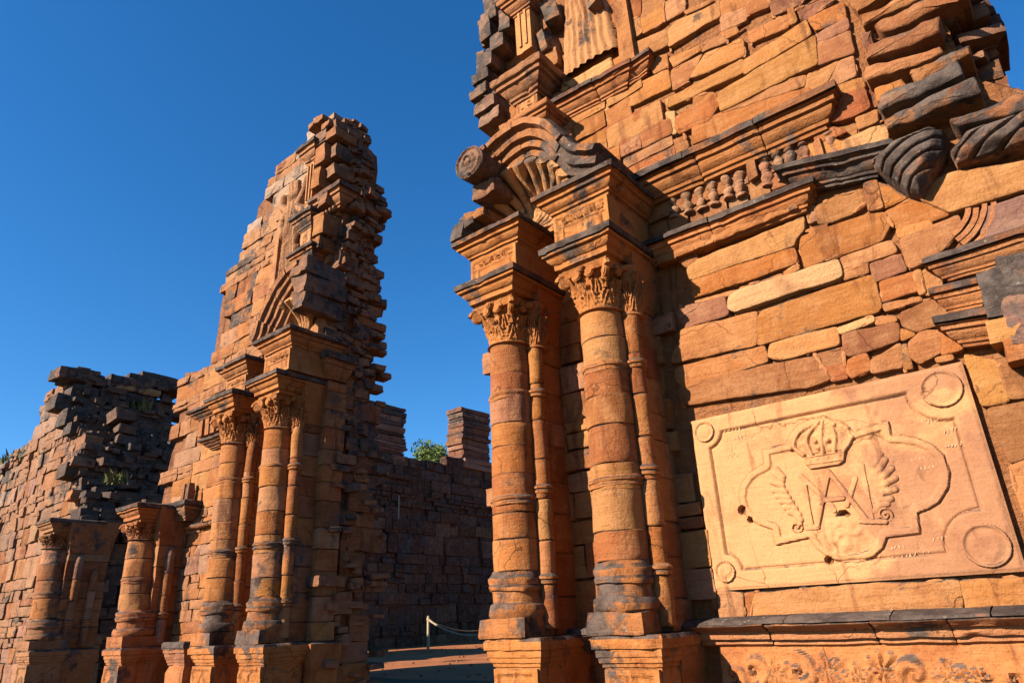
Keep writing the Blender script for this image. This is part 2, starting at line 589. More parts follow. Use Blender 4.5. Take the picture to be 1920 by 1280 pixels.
def relief(mb, x0, x1, z0, z1, y, fun, res=.012, back=.12, mask=None):
    """carved field: a grid in the wall plane pushed forward by fun(X, Z); closed to a depth behind"""
    nx = max(3, int((x1 - x0) / res) + 1)
    nz = max(3, int((z1 - z0) / res) + 1)
    X, Z = np.meshgrid(np.linspace(x0, x1, nx), np.linspace(z0, z1, nz))
    H = fun(X, Z)
    Y = y - H
    V = np.stack([X, Y, Z], -1).reshape(-1, 3)
    if mask is None:
        f = grid_faces(nx, nz)
        b = len(V)
        edge = [i for i in range(nx)] + [(j + 1) * nx - 1 for j in range(1, nz)] + [nx * nz - 1 - i for i in range(1, nx)] + [(nz - 1 - j) * nx for j in range(1, nz - 1)]
        E2 = V[edge].copy()
        E2[:, 1] = y + back
        V = np.concatenate([V, E2])
        k = len(edge)
        for i in range(k):
            j = (i + 1) % k
            f.append((edge[j], edge[i], b + i, b + j))
        mb.add(V, f)
    else:
        K = mask(X, Z).reshape(-1)
        f = [q for q in grid_faces(nx, nz) if K[q[0]] or K[q[1]] or K[q[2]] or K[q[3]]]
        used = sorted({i for q in f for i in q})
        mp = {o: i for i, o in enumerate(used)}
        mb.add(V[used], [tuple(mp[i] for i in q) for q in f])

def d_seg(X, Z, a, b):
    ax, az = a; bx, bz = b
    dx, dz = bx - ax, bz - az
    t = np.clip(((X - ax) * dx + (Z - az) * dz) / (dx * dx + dz * dz + 1e-9), 0, 1)
    return np.hypot(X - ax - t * dx, Z - az - t * dz)

def d_poly(X, Z, pts, closed=False):
    d = np.full(X.shape, 9.0)
    n = len(pts)
    for i in range(n if closed else n - 1):
        d = np.minimum(d, d_seg(X, Z, pts[i], pts[(i + 1) % n]))
    return d

def sd_poly(X, Z, pts):
    """signed distance to a closed outline, positive inside"""
    d = d_poly(X, Z, pts, True)
    ins = np.zeros(X.shape, bool)
    n = len(pts)
    j = n - 1
    for i in range(n):
        xi, zi = pts[i]; xj, zj = pts[j]
        c = (zi > Z) != (zj > Z)
        xx = (xj - xi) * (Z - zi) / (zj - zi + 1e-12) + xi
        ins ^= c & (X < xx)
        j = i
    return np.where(ins, d, -d)

def ridge(d, w, h):
    return h * ss(1 - d / w)

def sweep_xz(mb, path, prof, seed=0, rough=.008, closed_ends=True):
    """sweeps a profile (radial offset, y) along a curve in the wall plane"""
    P = np.array(path, float)
    t = np.gradient(P, axis=0)
    t /= np.linalg.norm(t, axis=1, keepdims=True)
    nrm = np.stack([-t[:, 1], t[:, 0]], -1)
    k = len(prof)
    V = []
    for p, q in zip(P, nrm):
        for r, y in prof:
            V.append((p[0] + q[0] * r, y, p[1] + q[1] * r))
    V = np.array(V)
    V = V + noise3(V, 5.0, seed) * rough
    f = grid_faces(k, len(P), True)
    f.append(tuple(range(k)))
    f.append(tuple(range((len(P) - 1) * k, len(P) * k))[::-1])
    mb.add(V, f)

def voussoirs(name, parent, path, prof, cuts, seed, color, rough=.014):
    P = np.array(path)
    rg = random.Random(seed)
    idx = [int(len(P) * t) for t in cuts]
    for i, (a, b) in enumerate(zip(idx[:-1], idx[1:])):
        seg = P[a:b + 1].copy() if b < len(P) else P[a:].copy()
        if i:
            seg[0] += (seg[1] - seg[0]) * .12
        mb = MB()
        d = rg.uniform(-.015, .015)
        sweep_xz(mb, seg, [(r + rg.uniform(-.002, .002), y + d if y < 5.9 else y) for r, y in prof], seed + i, rough)
        k = rg.uniform(.82, 1.15)
        mb.obj(name, M_CARVED, parent, (color[0] * k, color[1] * k, color[2] * k, min(1, color[3] * rg.uniform(.6, 1.5))))

def smooth_path(pts, n=40):
    """Catmull-Rom curve through points"""
    P = np.array([pts[0]] + list(pts) + [pts[-1]], float)
    out = []
    m = len(pts) - 1
    per = max(2, n // m)
    for i in range(m):
        p0, p1, p2, p3 = P[i], P[i + 1], P[i + 2], P[i + 3]
        for t in np.linspace(0, 1, per, endpoint=(i == m - 1)):
            out.append(.5 * ((2 * p1) + (-p0 + p2) * t + (2 * p0 - 5 * p1 + 4 * p2 - p3) * t ** 2 + (-p0 + 3 * p1 - 3 * p2 + p3) * t ** 3))
    return np.array(out)

def tube(mb, pts, radii, n=8, seed=0, rough=0.0):
    P = np.array(pts, float)
    t = np.gradient(P, axis=0)
    t /= np.maximum(np.linalg.norm(t, axis=1, keepdims=True), 1e-9)
    ref = np.array([0, 0, 1.0]) if abs(t[:, 2]).mean() < .8 else np.array([1.0, 0, 0])
    V = []
    for p, d, r in zip(P, t, radii):
        a = np.cross(d, ref); a /= max(np.linalg.norm(a), 1e-9)
        b = np.cross(d, a)
        for k in range(n):
            w = 2 * math.pi * k / n
            V.append(p + r * (math.cos(w) * a + math.sin(w) * b))
    V = np.array(V)
    if rough:
        V = V + noise3(V, 8.0, seed) * rough
    f = grid_faces(n, len(P), True)
    f.append(tuple(range(n))[::-1])
    f.append(tuple(range((len(P) - 1) * n, len(P) * n)))
    mb.add(V, f)

# ------------------------------------------------------------------ ground
def ground_h(x, y):
    return 0.80 * ss(y, 6.6, 7.8) + 0.04 * noise(np.stack([x, y, 0 * x], -1), .6, 3) * ss(np.hypot(x, y), 0, 4)
xs = np.unique(np.concatenate([-np.geomspace(40, 2500, 14), np.linspace(-40, 20, 121), np.geomspace(20, 2500, 14)]))
ys = np.unique(np.concatenate([-np.geomspace(12, 2500, 14), np.linspace(-12, 45, 115), np.geomspace(45, 2500, 14)]))
X, Y = np.meshgrid(xs, ys)
g = MB()
g.add(np.stack([X, Y, ground_h(X, Y)], -1).reshape(-1, 3), grid_faces(len(xs), len(ys)))
ground = g.obj('ground', M_DIRT, None, loc=(0, 0, 0))
ground.data.materials.append(M_LAWN)
cy_ = np.zeros(len(ground.data.polygons) * 3, np.float32)
ground.data.polygons.foreach_get('center', cy_)
ground.data.polygons.foreach_set('material_index', ((cy_[1::3] < 9.0) | (cy_[1::3] > 46)).astype(np.int32))
ground['kind'] = 'structure'

# ------------------------------------------------------------------ carved pieces used by both portals
OR = (.52, .205, .052, .12)
DK = (.34, .15, .06, .75)
def moulding(name, parent, x0, x1, z0, z1, prof, cy=6.0, hy=.03, color=OR, slope=0.0, seed=0, rough=.010, chip=0.0, mat=None):
    """a straight moulding on the wall: prof = (projection, height 0..1)"""
    mb = MB()
    n = max(8, int((x1 - x0) / .04))
    lo, hi = split_top(prof)
    rg = random.Random(seed * 13 + int(x0 * 10))
    for pr, c, nm in ((lo, color, name), (hi, crusted(color), name + '_top')):
        if len(pr) < 2:
            continue
        # separate blocks laid end to end, each settled a little differently
        cuts = [x0 + .02]
        while x1 - cuts[-1] > .95:
            cuts.append(cuts[-1] + rg.uniform(.42, .8))
        cuts.append(x1 - .02)
        mb0 = MB()
        rect_stack(mb0, (x0 + x1) / 2, cy, (x1 - x0) / 2 - .02, hy, [(o, z0 + (z1 - z0) * t) for o, t in pr], (n, 4), rough, seed, 6.0, chip)
        full = mb0.v[0]
        for i, (a, b) in enumerate(zip(cuts[:-1], cuts[1:])):
            mb = MB()
            mb.f = list(mb0.f)
            v = full.copy()
            lo_, hi_ = (-99 if i == 0 else a + .003), (99 if i == len(cuts) - 2 else b - .003)
            v[:, 0] = np.clip(v[:, 0], lo_, hi_)
            d = ss(.02 - np.minimum(np.abs(v[:, 0] - lo_), np.abs(v[:, 0] - hi_)), 0, .02) * .012
            v[:, 1] += d * (v[:, 1] < cy - .02) + rg.uniform(-.008, .008)
            v[:, 2] += slope * (v[:, 0] - (x0 + x1) / 2) + rg.uniform(-.006, .006)
            mb.v = [v]; mb.n = len(v)
            k = rg.uniform(.85, 1.12)
            o = mb.obj(nm, mat or M_CARVED, parent, (c[0] * k, c[1] * k, c[2] * k, c[3] * rg.uniform(.55, 1.3)))
    return o

def crusted(c):
    return (c[0] * .62, c[1] * .63, c[2] * .82, min(1.0, c[3] + .64))

def split_top(prof):
    """the crowning course of a moulding is a stone of its own"""
    k = len(prof) - 1
    while k > 0 and prof[k - 1][1] > .70:
        k -= 1
    if k < 2 or k >= len(prof) - 1:
        return prof, []
    return prof[:k] + [(prof[k - 1][0] - .03, prof[k][1] - .004)], [(prof[k][0] - .04, prof[k][1])] + prof[k:]

def stack_obj(name, parent, cx, cy, hx, hy, prof, z0, z1, n, rough, seed, color, k=1.0, off=0.0, chip=.02):
    lo, hi = split_top(prof)
    for pr, c, nm in ((lo, color, name), (hi, crusted(color), name + '_top')):
        mb = MB()
        rect_stack(mb, cx, cy, hx, hy, [(o * k + off, z0 + t * (z1 - z0)) for o, t in pr], n, rough, seed, 5.0, chip)
        mb.obj(nm, M_CARVED, parent, c)

CORNICE = [(.015, 0), (.02, .10), (.045, .12), (.05, .22), (.065, .24), (.105, .38), (.115, .46), (.115, .50), (.15, .53), (.155, .66), (.19, .69), (.20, .74), (.205, .93), (.17, 1.0)]
ABACUS = [(-.05, 0), (-.045, .14), (.0, .18), (.005, .36), (.02, .38), (.055, .50), (.06, .60), (.095, .63), (.10, .70), (.12, .74), (.125, .94), (.09, 1.0)]

def volute(mb, c, d, r, thick=.05):
    """a spiral boss: coil of falling radius round the axis across direction d"""
    ax = np.array([-d[1], d[0], 0.0])
    up = np.array([0, 0, 1.0]); dv = np.array([d[0], d[1], 0.0])
    n = 34
    th = np.linspace(0, 2 * math.pi * 1.9, n)
    rad = r * (1 - .8 * np.linspace(0, 1, n))
    P = [np.array(c) + rr * (math.cos(t) * dv + math.sin(t) * up) for t, rr in zip(th, rad)]
    tube(mb, P, np.linspace(thick * .55, thick * .32, n), 6)
    lath = MB()
    a = np.array(c)
    tube(mb, [a - ax * thick * .5, a - ax * thick * .2, a + ax * thick * .2, a + ax * thick * .5], [r * .8, r * .86, r * .86, r * .8], 14)

def capital_mesh(c, r, z0, z1, half, seed, volutes=True):
    """bell carved with two rows of acanthus leaves, corner volutes above"""
    mb = MB()
    h = z1 - z0
    nth, nz = 168, 46
    th = np.linspace(0, 2 * math.pi, nth, endpoint=False)
    tz = np.linspace(0, 1, nz)
    T, Z = np.meshgrid(th, tz)
    bell = r * (.97 + .05 * ss(Z, .3, .7) + .30 * ss(Z, .62, 1.0))
    rad = bell.copy()
    P3 = np.stack([np.cos(T) * 2, np.sin(T) * 2, Z * 3], -1)
    wob = noise(P3, 3.0, seed) * .10
    for nl, ph, zb, H, w0, out in ((8, .1, .10, .34, .36, .055), (8, .1 + math.pi / 8, .16, .52, .34, .085), (8, .3, .58, .28, .16, .05)):
        k = 2 * math.pi / nl
        d = (T - ph + k / 2) % k - k / 2 + wob * .25
        t = (Z - zb) / H
        tc = np.clip(t, 0, 1)
        wid = w0 * (.55 + .55 * np.sin(tc * 2.7)) * (1 + .20 * np.sin(tc * 26 + 1)) * np.where(tc > .8, 1 - ((tc - .8) / .2) ** 2 * .75, 1)
        e = 1 - np.abs(d) / np.maximum(wid, .01)
        lf = ss(e, 0, .22) * ss(1.0 - t, 0, .07) * ss(t, -.02, .06)
        prof_ = .016 + out * tc ** 2.2
        rib = .75 + .25 * np.cos(np.abs(d) / w0 * 13 + tc * 7) - .25 * np.exp(-(d / .03) ** 2)
        rad = np.maximum(rad, bell + lf * prof_ * rib)
    rad = rad + noise(P3, 9, seed) * .006
    ax0 = np.where(Z < .055, r * (1.0 + .14 * np.sin(np.clip(Z / .055, 0, 1) * math.pi)), rad)
    V = np.stack([c[0] + ax0 * np.cos(T), c[1] + ax0 * np.sin(T), z0 + Z * h], -1).reshape(-1, 3)
    f = grid_faces(nth, nz, True) + [tuple(range(nth))[::-1], tuple(range((nz - 1) * nth, nz * nth))]
    mb.add(V, f)
    if not volutes:
        return mb
    for k in range(4):
        a = math.pi / 4 + k * math.pi / 2
        d = (math.cos(a), math.sin(a))
        volute(mb, (c[0] + d[0] * half * 1.16, c[1] + d[1] * half * 1.16, z0 + .80 * h), d, .075, .06)
        # stems that carry the volutes
        P = [(c[0] + d[0] * (r * 1.1 + (half * 1.1 - r * 1.1) * t ** 1.6), c[1] + d[1] * (r * 1.1 + (half * 1.1 - r * 1.1) * t ** 1.6), z0 + h * (.45 + .48 * t)) for t in np.linspace(0, 1, 8)]
        tube(mb, P, [.035] * 8, 6, seed, .01)
        # flower and small scrolls in the middle of each side
        a2 = k * math.pi / 2
        d2 = (math.cos(a2), math.sin(a2)); t2 = (-d2[1], d2[0])
        for s in (-1, 1):
            volute(mb, (c[0] + d2[0] * (half * .92) + t2[0] * s * .075, c[1] + d2[1] * (half * .92) + t2[1] * s * .075, z0 + .82 * h), t2, .05, .05)
        P = [(c[0] + d2[0] * half * .98, c[1] + d2[1] * half * .98, z0 + h * (.84 + .16 * t)) for t in np.linspace(0, 1, 4)]
        tube(mb, P, [.03, .05, .055, .03], 8, seed, .02)
    rect_stack(mb, c[0], c[1], half * .86, half * .86, [(-.02, z1 - .07), (0, z1 - .065), (.015, z1 - .03), (.03, z1 + .004)], (12, 12), .006, seed)
    return mb

def lozenge_fun(cx, cz, hw, hh, seed):
    """carved pedestal face: raised frame, lozenge band and a flower"""
    def f(X, Z):
        u = np.abs(X - cx); w = np.abs(Z - cz)
        h = ridge(np.minimum(hw - u, hh - w) - .022, .026, .022)
        dl = np.abs(u / hw + w / hh - .86) * min(hw, hh) * .8
        h = h + ridge(dl, .026, .022)
        rr = np.hypot(X - cx, Z - cz)
        th = np.arctan2(Z - cz, X - cx)
        R = .10 * (1 + .28 * np.cos(6 * th))
        h = h + .026 * ss(1 - rr / R, 0, .35) - .012 * ss(1 - rr / .03)
        h = h + .012 * noise(np.stack([X, 0 * X, Z], -1), 18, seed)
        return h
    return f

def oval_fun(cx, cz, hw, hh, seed):
    """carved pedestal face: frame with an oval spiral"""
    def f(X, Z):
        u = np.abs(X - cx); w = np.abs(Z - cz)
        h = ridge(np.minimum(hw - u, hh - w) - .03, .03, .03)
        rr = np.hypot((X - cx) / hw, (Z - cz) / hh) * hw
        th = np.arctan2((Z - cz) / hh, (X - cx) / hw)
        sp = np.abs(((rr - .045 * th / (2 * math.pi)) / .075) % 1 - .5) * .075
        h = h + ridge(sp, .03, .025) * (rr < hw * .68)
        h = h + .010 * noise(np.stack([X, 0 * X, Z], -1), 18, seed)
        return h
    return f

def scroll_frieze_fun(x0, x1, z0, z1, seed, amp=.035, frame=.02):
    """leaf scrolls, shells and volutes along a band"""
    rs = random.Random(seed)
    items = []
    x = x0 + .1
    hh = (z1 - z0)
    while x < x1:
        k = rs.choice('vvlls')
        items.append((k, x, (z0 + z1) / 2 + rs.uniform(-.1, .1) * hh, rs.uniform(.34, .46) * hh, rs.uniform(0, 6.3), rs.choice((-1, 1))))
        x += hh * rs.uniform(.42, .62)
    def f(X, Z):
        h = np.zeros(X.shape)
        for k, cx, cz, r, a, sg in items:
            dx, dz = X - cx, Z - cz
            rr = np.hypot(dx, dz)
            th = np.arctan2(dz, dx) * sg + a
            if k == 'v':
                p = (np.log(np.maximum(rr, .004) / .012) / .38 - th / 1.0)
                q = np.abs((p / (2 * math.pi)) % 1 - .5)
                hh_ = ss(.5 - q, .12, .42) * (rr < r) * ss(1 - rr / r, 0, .2)
            elif k == 'l':
                lob = r * (.62 + .38 * np.abs(np.cos(th * 2.5)))
                hh_ = ss(1 - rr / lob, 0, .35) * (.75 + .25 * np.cos(th * 10))
            else:
                lob = r * (.55 + .45 * np.clip(np.cos(th * .5), 0, 1))
                hh_ = ss(1 - rr / lob, 0, .25) * (.55 + .45 * np.cos(th * 8))
            h = np.maximum(h, hh_)
        h = h * amp
        if frame:
            h = np.maximum(h, frame * ss(1 - np.minimum(Z - z0, z1 - Z) / .03))
        return h + .004 * noise(np.stack([X, 0 * X, Z], -1), 30, seed)
    return f

def block_with_relief(name, parent, x0, x1, z0, z1, yf, yb, fun, color=OR, res=.012, seed=0):
    mb = MB()
    relief(mb, x0, x1, z0, z1, yf, fun, res, yb - yf)
    return mb.obj(name, M_CARVED, parent, color)

def column(parent, xs, ya, r, seed, zb=(1.5, 2.08), zt=4.41, drums=8, rings=(2.76, 3.84), ped=True, ped_x=None, ped_y=None, abac=None,
           top=None, col=OR, relief_kind=lozenge_fun, ped_hw=.29, n=40, tall_cap=.48, pal=PAL_RIGHT, base_crust=.45):
    """one column: pedestal, base, drums, capital and abacus, each a piece of its own; xs = axis x at the base and at the top"""
    rng = random.Random(seed)
    xb, xt = xs
    lean = (xt - xb) / (zt - zb[0])
    ax = lambda z: xb + lean * (z - zb[0])
    e = empty('column', (xb, ya, zb[0]), parent)
    px = xb if ped_x is None else ped_x
    py = ya if ped_y is None else ped_y
    if ped:
        mb = MB()
        rect_stack(mb, px, py, ped_hw, ped_hw, [(.08, -.05), (.08, .16), (.06, .19), (.06, .24), (.02, .29), (-.005, .31), (-.005, 1.255), (.01, 1.262), (.012, 1.285), (.028, 1.295),
                                                (.032, 1.32), (.032, 1.33), (.045, 1.34), (.05, 1.385), (.05, 1.395), (.07, 1.40), (.075, zb[0] - .03), (.05, zb[0])], (22, 20), .014, seed, 5, .03)
        relief(mb, px - ped_hw + .015, px + ped_hw - .015, .40, 1.245, py - ped_hw - .008, relief_kind(px, .83, ped_hw - .03, .40, seed), .013, .05)
        mb.obj('pedestal', M_CARVED, e, (col[0], col[1], col[2], .18))
    # base: plinth, worn torus, neck, fillet
    mb = MB()
    b0, b1 = zb
    h = b1 - b0
    rect_stack(mb, ax(b0), ya, r * 1.16, r * 1.16, [(.0, b0 + .002), (.01, b0 + .02), (.0, b0 + h * .30)], (14, 14), .03, seed + 1, 5, .08)
    lathe(mb, ax(b0), ya, [(r * 1.16, b0 + h * .29), (r * 1.24, b0 + h * .33), (r * 1.26, b0 + h * .42), (r * 1.2, b0 + h * .49), (r * 1.08, b0 + h * .51), (r * 1.06, b0 + h * .68),
                           (r * 1.16, b0 + h * .70), (r * 1.2, b0 + h * .76), (r * 1.15, b0 + h * .80), (r * 1.18, b0 + h * .85), (r * 1.18, b0 + h * .90), (r * 1.06, b0 + h * .95), (r * 1.03, b1)],
          n, .017, seed + 2, 6.5)
    mb.obj('base', M_CARVED, e, (col[0] * .86, col[1] * .84, col[2] * .95, base_crust))
    # drums
    zz = list(np.linspace(b1, zt, drums + 1) + np.array([0] + [rng.uniform(-.06, .06) for _ in range(drums - 1)] + [0]))
    def rad(z):
        t = (z - b1) / (zt - b1)
        return r * (1.02 - .10 * t ** 1.6)
    for a, b in zip(zz[:-1], zz[1:]):
        dx, dy = rng.uniform(-.006, .006), rng.uniform(-.006, .006)
        prof = [(rad(a) - .006, a + .001), (rad(a), a + .007)]
        for z in np.arange(a + .05, b - .03, .06):
            prof.append((rad(z), z))
        prof += [(rad(b), b - .007), (rad(b) - .006, b - .001)]
        mb = MB()
        lathe(mb, ax(a) + dx, ya + dy, prof, n, .009, seed + int(a * 50), 4.0, (lean, 0))
        mb.obj('drum', M_CARVED, e, tone('o', pal, rng, rng.choice([0.0, .05, .1, .22])))
    for z in rings:
        R = rad(z)
        mb = MB()
        lathe(mb, ax(z), ya, [(R - .02, z - .055), (R + .012, z - .05), (R + .015, z - .035), (R + .007, z - .02), (R + .007, z - .012), (R + .021, z), (R + .022, z + .016), (R + .009, z + .03), (R + .007, z + .045), (R - .02, z + .052)],
              n, .012, seed + 9, 6)
        mb.obj('shaft_ring', M_CARVED, e, (col[0] * .9, col[1] * .9, col[2], .30))
    # capital and abacus
    zc1 = zt + tall_cap
    xa = ax(zt) if abac is None else abac[0]
    yy = ya if abac is None else abac[1]
    capital_mesh((ax(zt), ya), rad(zt) * 1.0, zt, zc1, .30, seed).obj('capital', M_CARVED, e, (col[0], col[1], col[2], .02))
    stack_obj('abacus', e, xa, yy + .12, .315, .43, ABACUS, zc1, zc1 + .31, (30, 30), .009, seed + 4, (col[0], col[1], col[2], .22))
    return e

def pier(parent, cx, cy, hx, hy, z1, seed, color, cap=True, pal=PAL_RIGHT):
    """flat pier behind a column, built of courses"""
    rng = random.Random(seed)
    e = empty('pier', (cx, cy, 0), parent)
    mb = MB()
    rect_stack(mb, cx, cy, hx, hy, [(.05, 0), (.05, 1.18), (.08, 1.26), (.08, 1.47), (0.0, 1.50)], (10, 8), .010, seed, 3)
    mb.obj('pier_base', M_CARVED, e, color)
    z = 1.50
    while z < z1 - .02:
        h = min(rng.uniform(.24, .42), z1 - z)
        if z1 - z - h < .12:
            h = z1 - z
        mb = MB()
        j = rng.uniform(-.008, .008)
        rect_stack(mb, cx + j, cy + rng.uniform(-.008, .008), hx, hy, [(-.012, z + .001), (0, z + .012), (0, z + h / 2), (0, z + h - .012), (-.012, z + h - .001)], (8, 7), .010, seed + int(z * 10), 3)
        t = tone('o', pal, rng, rng.choice([0, .05, .15]))
        mb.obj('pier_stone', M_STONE, e, (t[0] * .92, t[1] * .9, t[2] * .9, t[3]))
        z += h
    if cap:
        mb = MB()
        rect_stack(mb, cx, cy, hx, hy, [(0, z1), (.02, z1 + .1), (.05, z1 + .3), (.09, z1 + .5), (.09, z1 + .66)], (10, 8), .012, seed + 99, 4)
        mb.obj('pier_capital', M_CARVED, e, color)
    return e

def half_column(parent, X, y, r, z0, z1, seed, rings=(), pal=PAL_RIGHT, drums=7):
    """slender engaged shaft at the corner of the pier"""
    rng = random.Random(seed)
    e = empty('engaged_shaft', (X, y, z0), parent)
    zz = np.linspace(z0, z1, drums + 1)
    for i, (a, b) in enumerate(zip(zz[:-1], zz[1:])):
        mb = MB()
        k = 1.0 if i else 1.15
        top = i == drums - 1
        prof = [(r * .9, a + .003), (r, a + .012)] + [(r, z) for z in np.linspace(a + .05, b - .05, 5)] + ([(r, b - .012), (r * .9, b - .003)] if not top else [(r * .95, b - .03), (r * .6, b + .06), (.01, b + .10)])
        lathe(mb, X, y, prof, 18, .008, seed + i, 5)
        mb.obj('drum', M_CARVED, e, tone('o', pal, rng, .05))
    for z in rings:
        mb = MB()
        lathe(mb, X, y, [(r * .9, z - .05), (r * 1.2, z - .045), (r * 1.25, z - .02), (r * 1.08, z - .01), (r * 1.28, z), (r * 1.3, z + .02), (r * .9, z + .05)], 18, .008, seed + 3, 6)
        mb.obj('shaft_ring', M_CARVED, e, (.47, .19, .055, .25))
    return e

def entablature(parent, cx, cy, hx, hy, z0, z1, z2, seed, col=OR, crust=.3, fr_seed=1):
    """frieze block with carved front, and its crowning cornice, above a column"""
    mb = MB()
    rect_stack(mb, cx, cy, hx, hy, [(0, z0 + .002), (0, (z0 + z1) / 2), (0, z1 - .002)], (12, 10), .008, seed)
    def fun(X, Z):
        a = np.minimum(hx - .01 - np.abs(X - cx), np.minimum(Z - z0 - .01, z1 - .01 - Z))
        h = ridge(a - .02, .028, .022)
        zb = z0 + (z1 - z0) * .58
        band = scroll_frieze_fun(cx - hx + .05, cx + hx - .05, zb, z1 - .03, fr_seed, .03, 0)(X, Z) * (Z > zb)
        h = np.maximum(h, band)
        h = np.maximum(h, ridge(np.abs(Z - zb), .018, .015))
        h = np.maximum(h, ridge(np.abs(np.abs(X - cx) - hx * .68), .02, .02) * (Z < zb))
        return h
    relief(mb, cx - hx + .004, cx + hx - .004, z0 + .006, z1 - .006, cy - hy - .006, fun, .012, .04)
    mb.obj('frieze_block', M_CARVED, parent, (col[0] * 1.05, col[1] * 1.1, col[2] * 1.1, .02))
    stack_obj('cornice', parent, cx, cy, hx, hy, CORNICE, z1, z2, (30, 28), .012, seed + 2, (col[0], col[1], col[2], crust * .5), .9, -.01, .03)

# ------------------------------------------------------------------ right portal fragment
RP = thing(empty('church_portal', (-1.5, 6.5, 0.0)), 'tall sunlit orange ruin with carved monogram panel and two columns beside the opening', 'ruin', 'two halves of the ruined portal')
WALL_Y = 6.0
def tr(scale, ox, oy, pts, Y=WALL_Y):
    return [tuple(at(ox + scale * x, oy + scale * y, Y)[[0, 2]]) for x, y in pts]

rngR = random.Random(5)
# rubble core behind the face stones
mb = MB()
core_out = [(-4.86, -.3), (3.2, -.3), (3.2, 4.2), (2.2, 4.6), (1.2, 5.1), (.55, 5.35), (.22, 5.75), (.18, 7.2), (-.05, 9.5), (-.1, 12.5), (-4.55, 12.5), (-4.75, 10.4), (-4.95, 9.2), (-4.86, 8.2)]
prism(mb, core_out, 6.055, 7.15, 3, .02)
mb.obj('rubble_core', M_CORE, RP, (.36, .155, .055, .05), smooth=False)

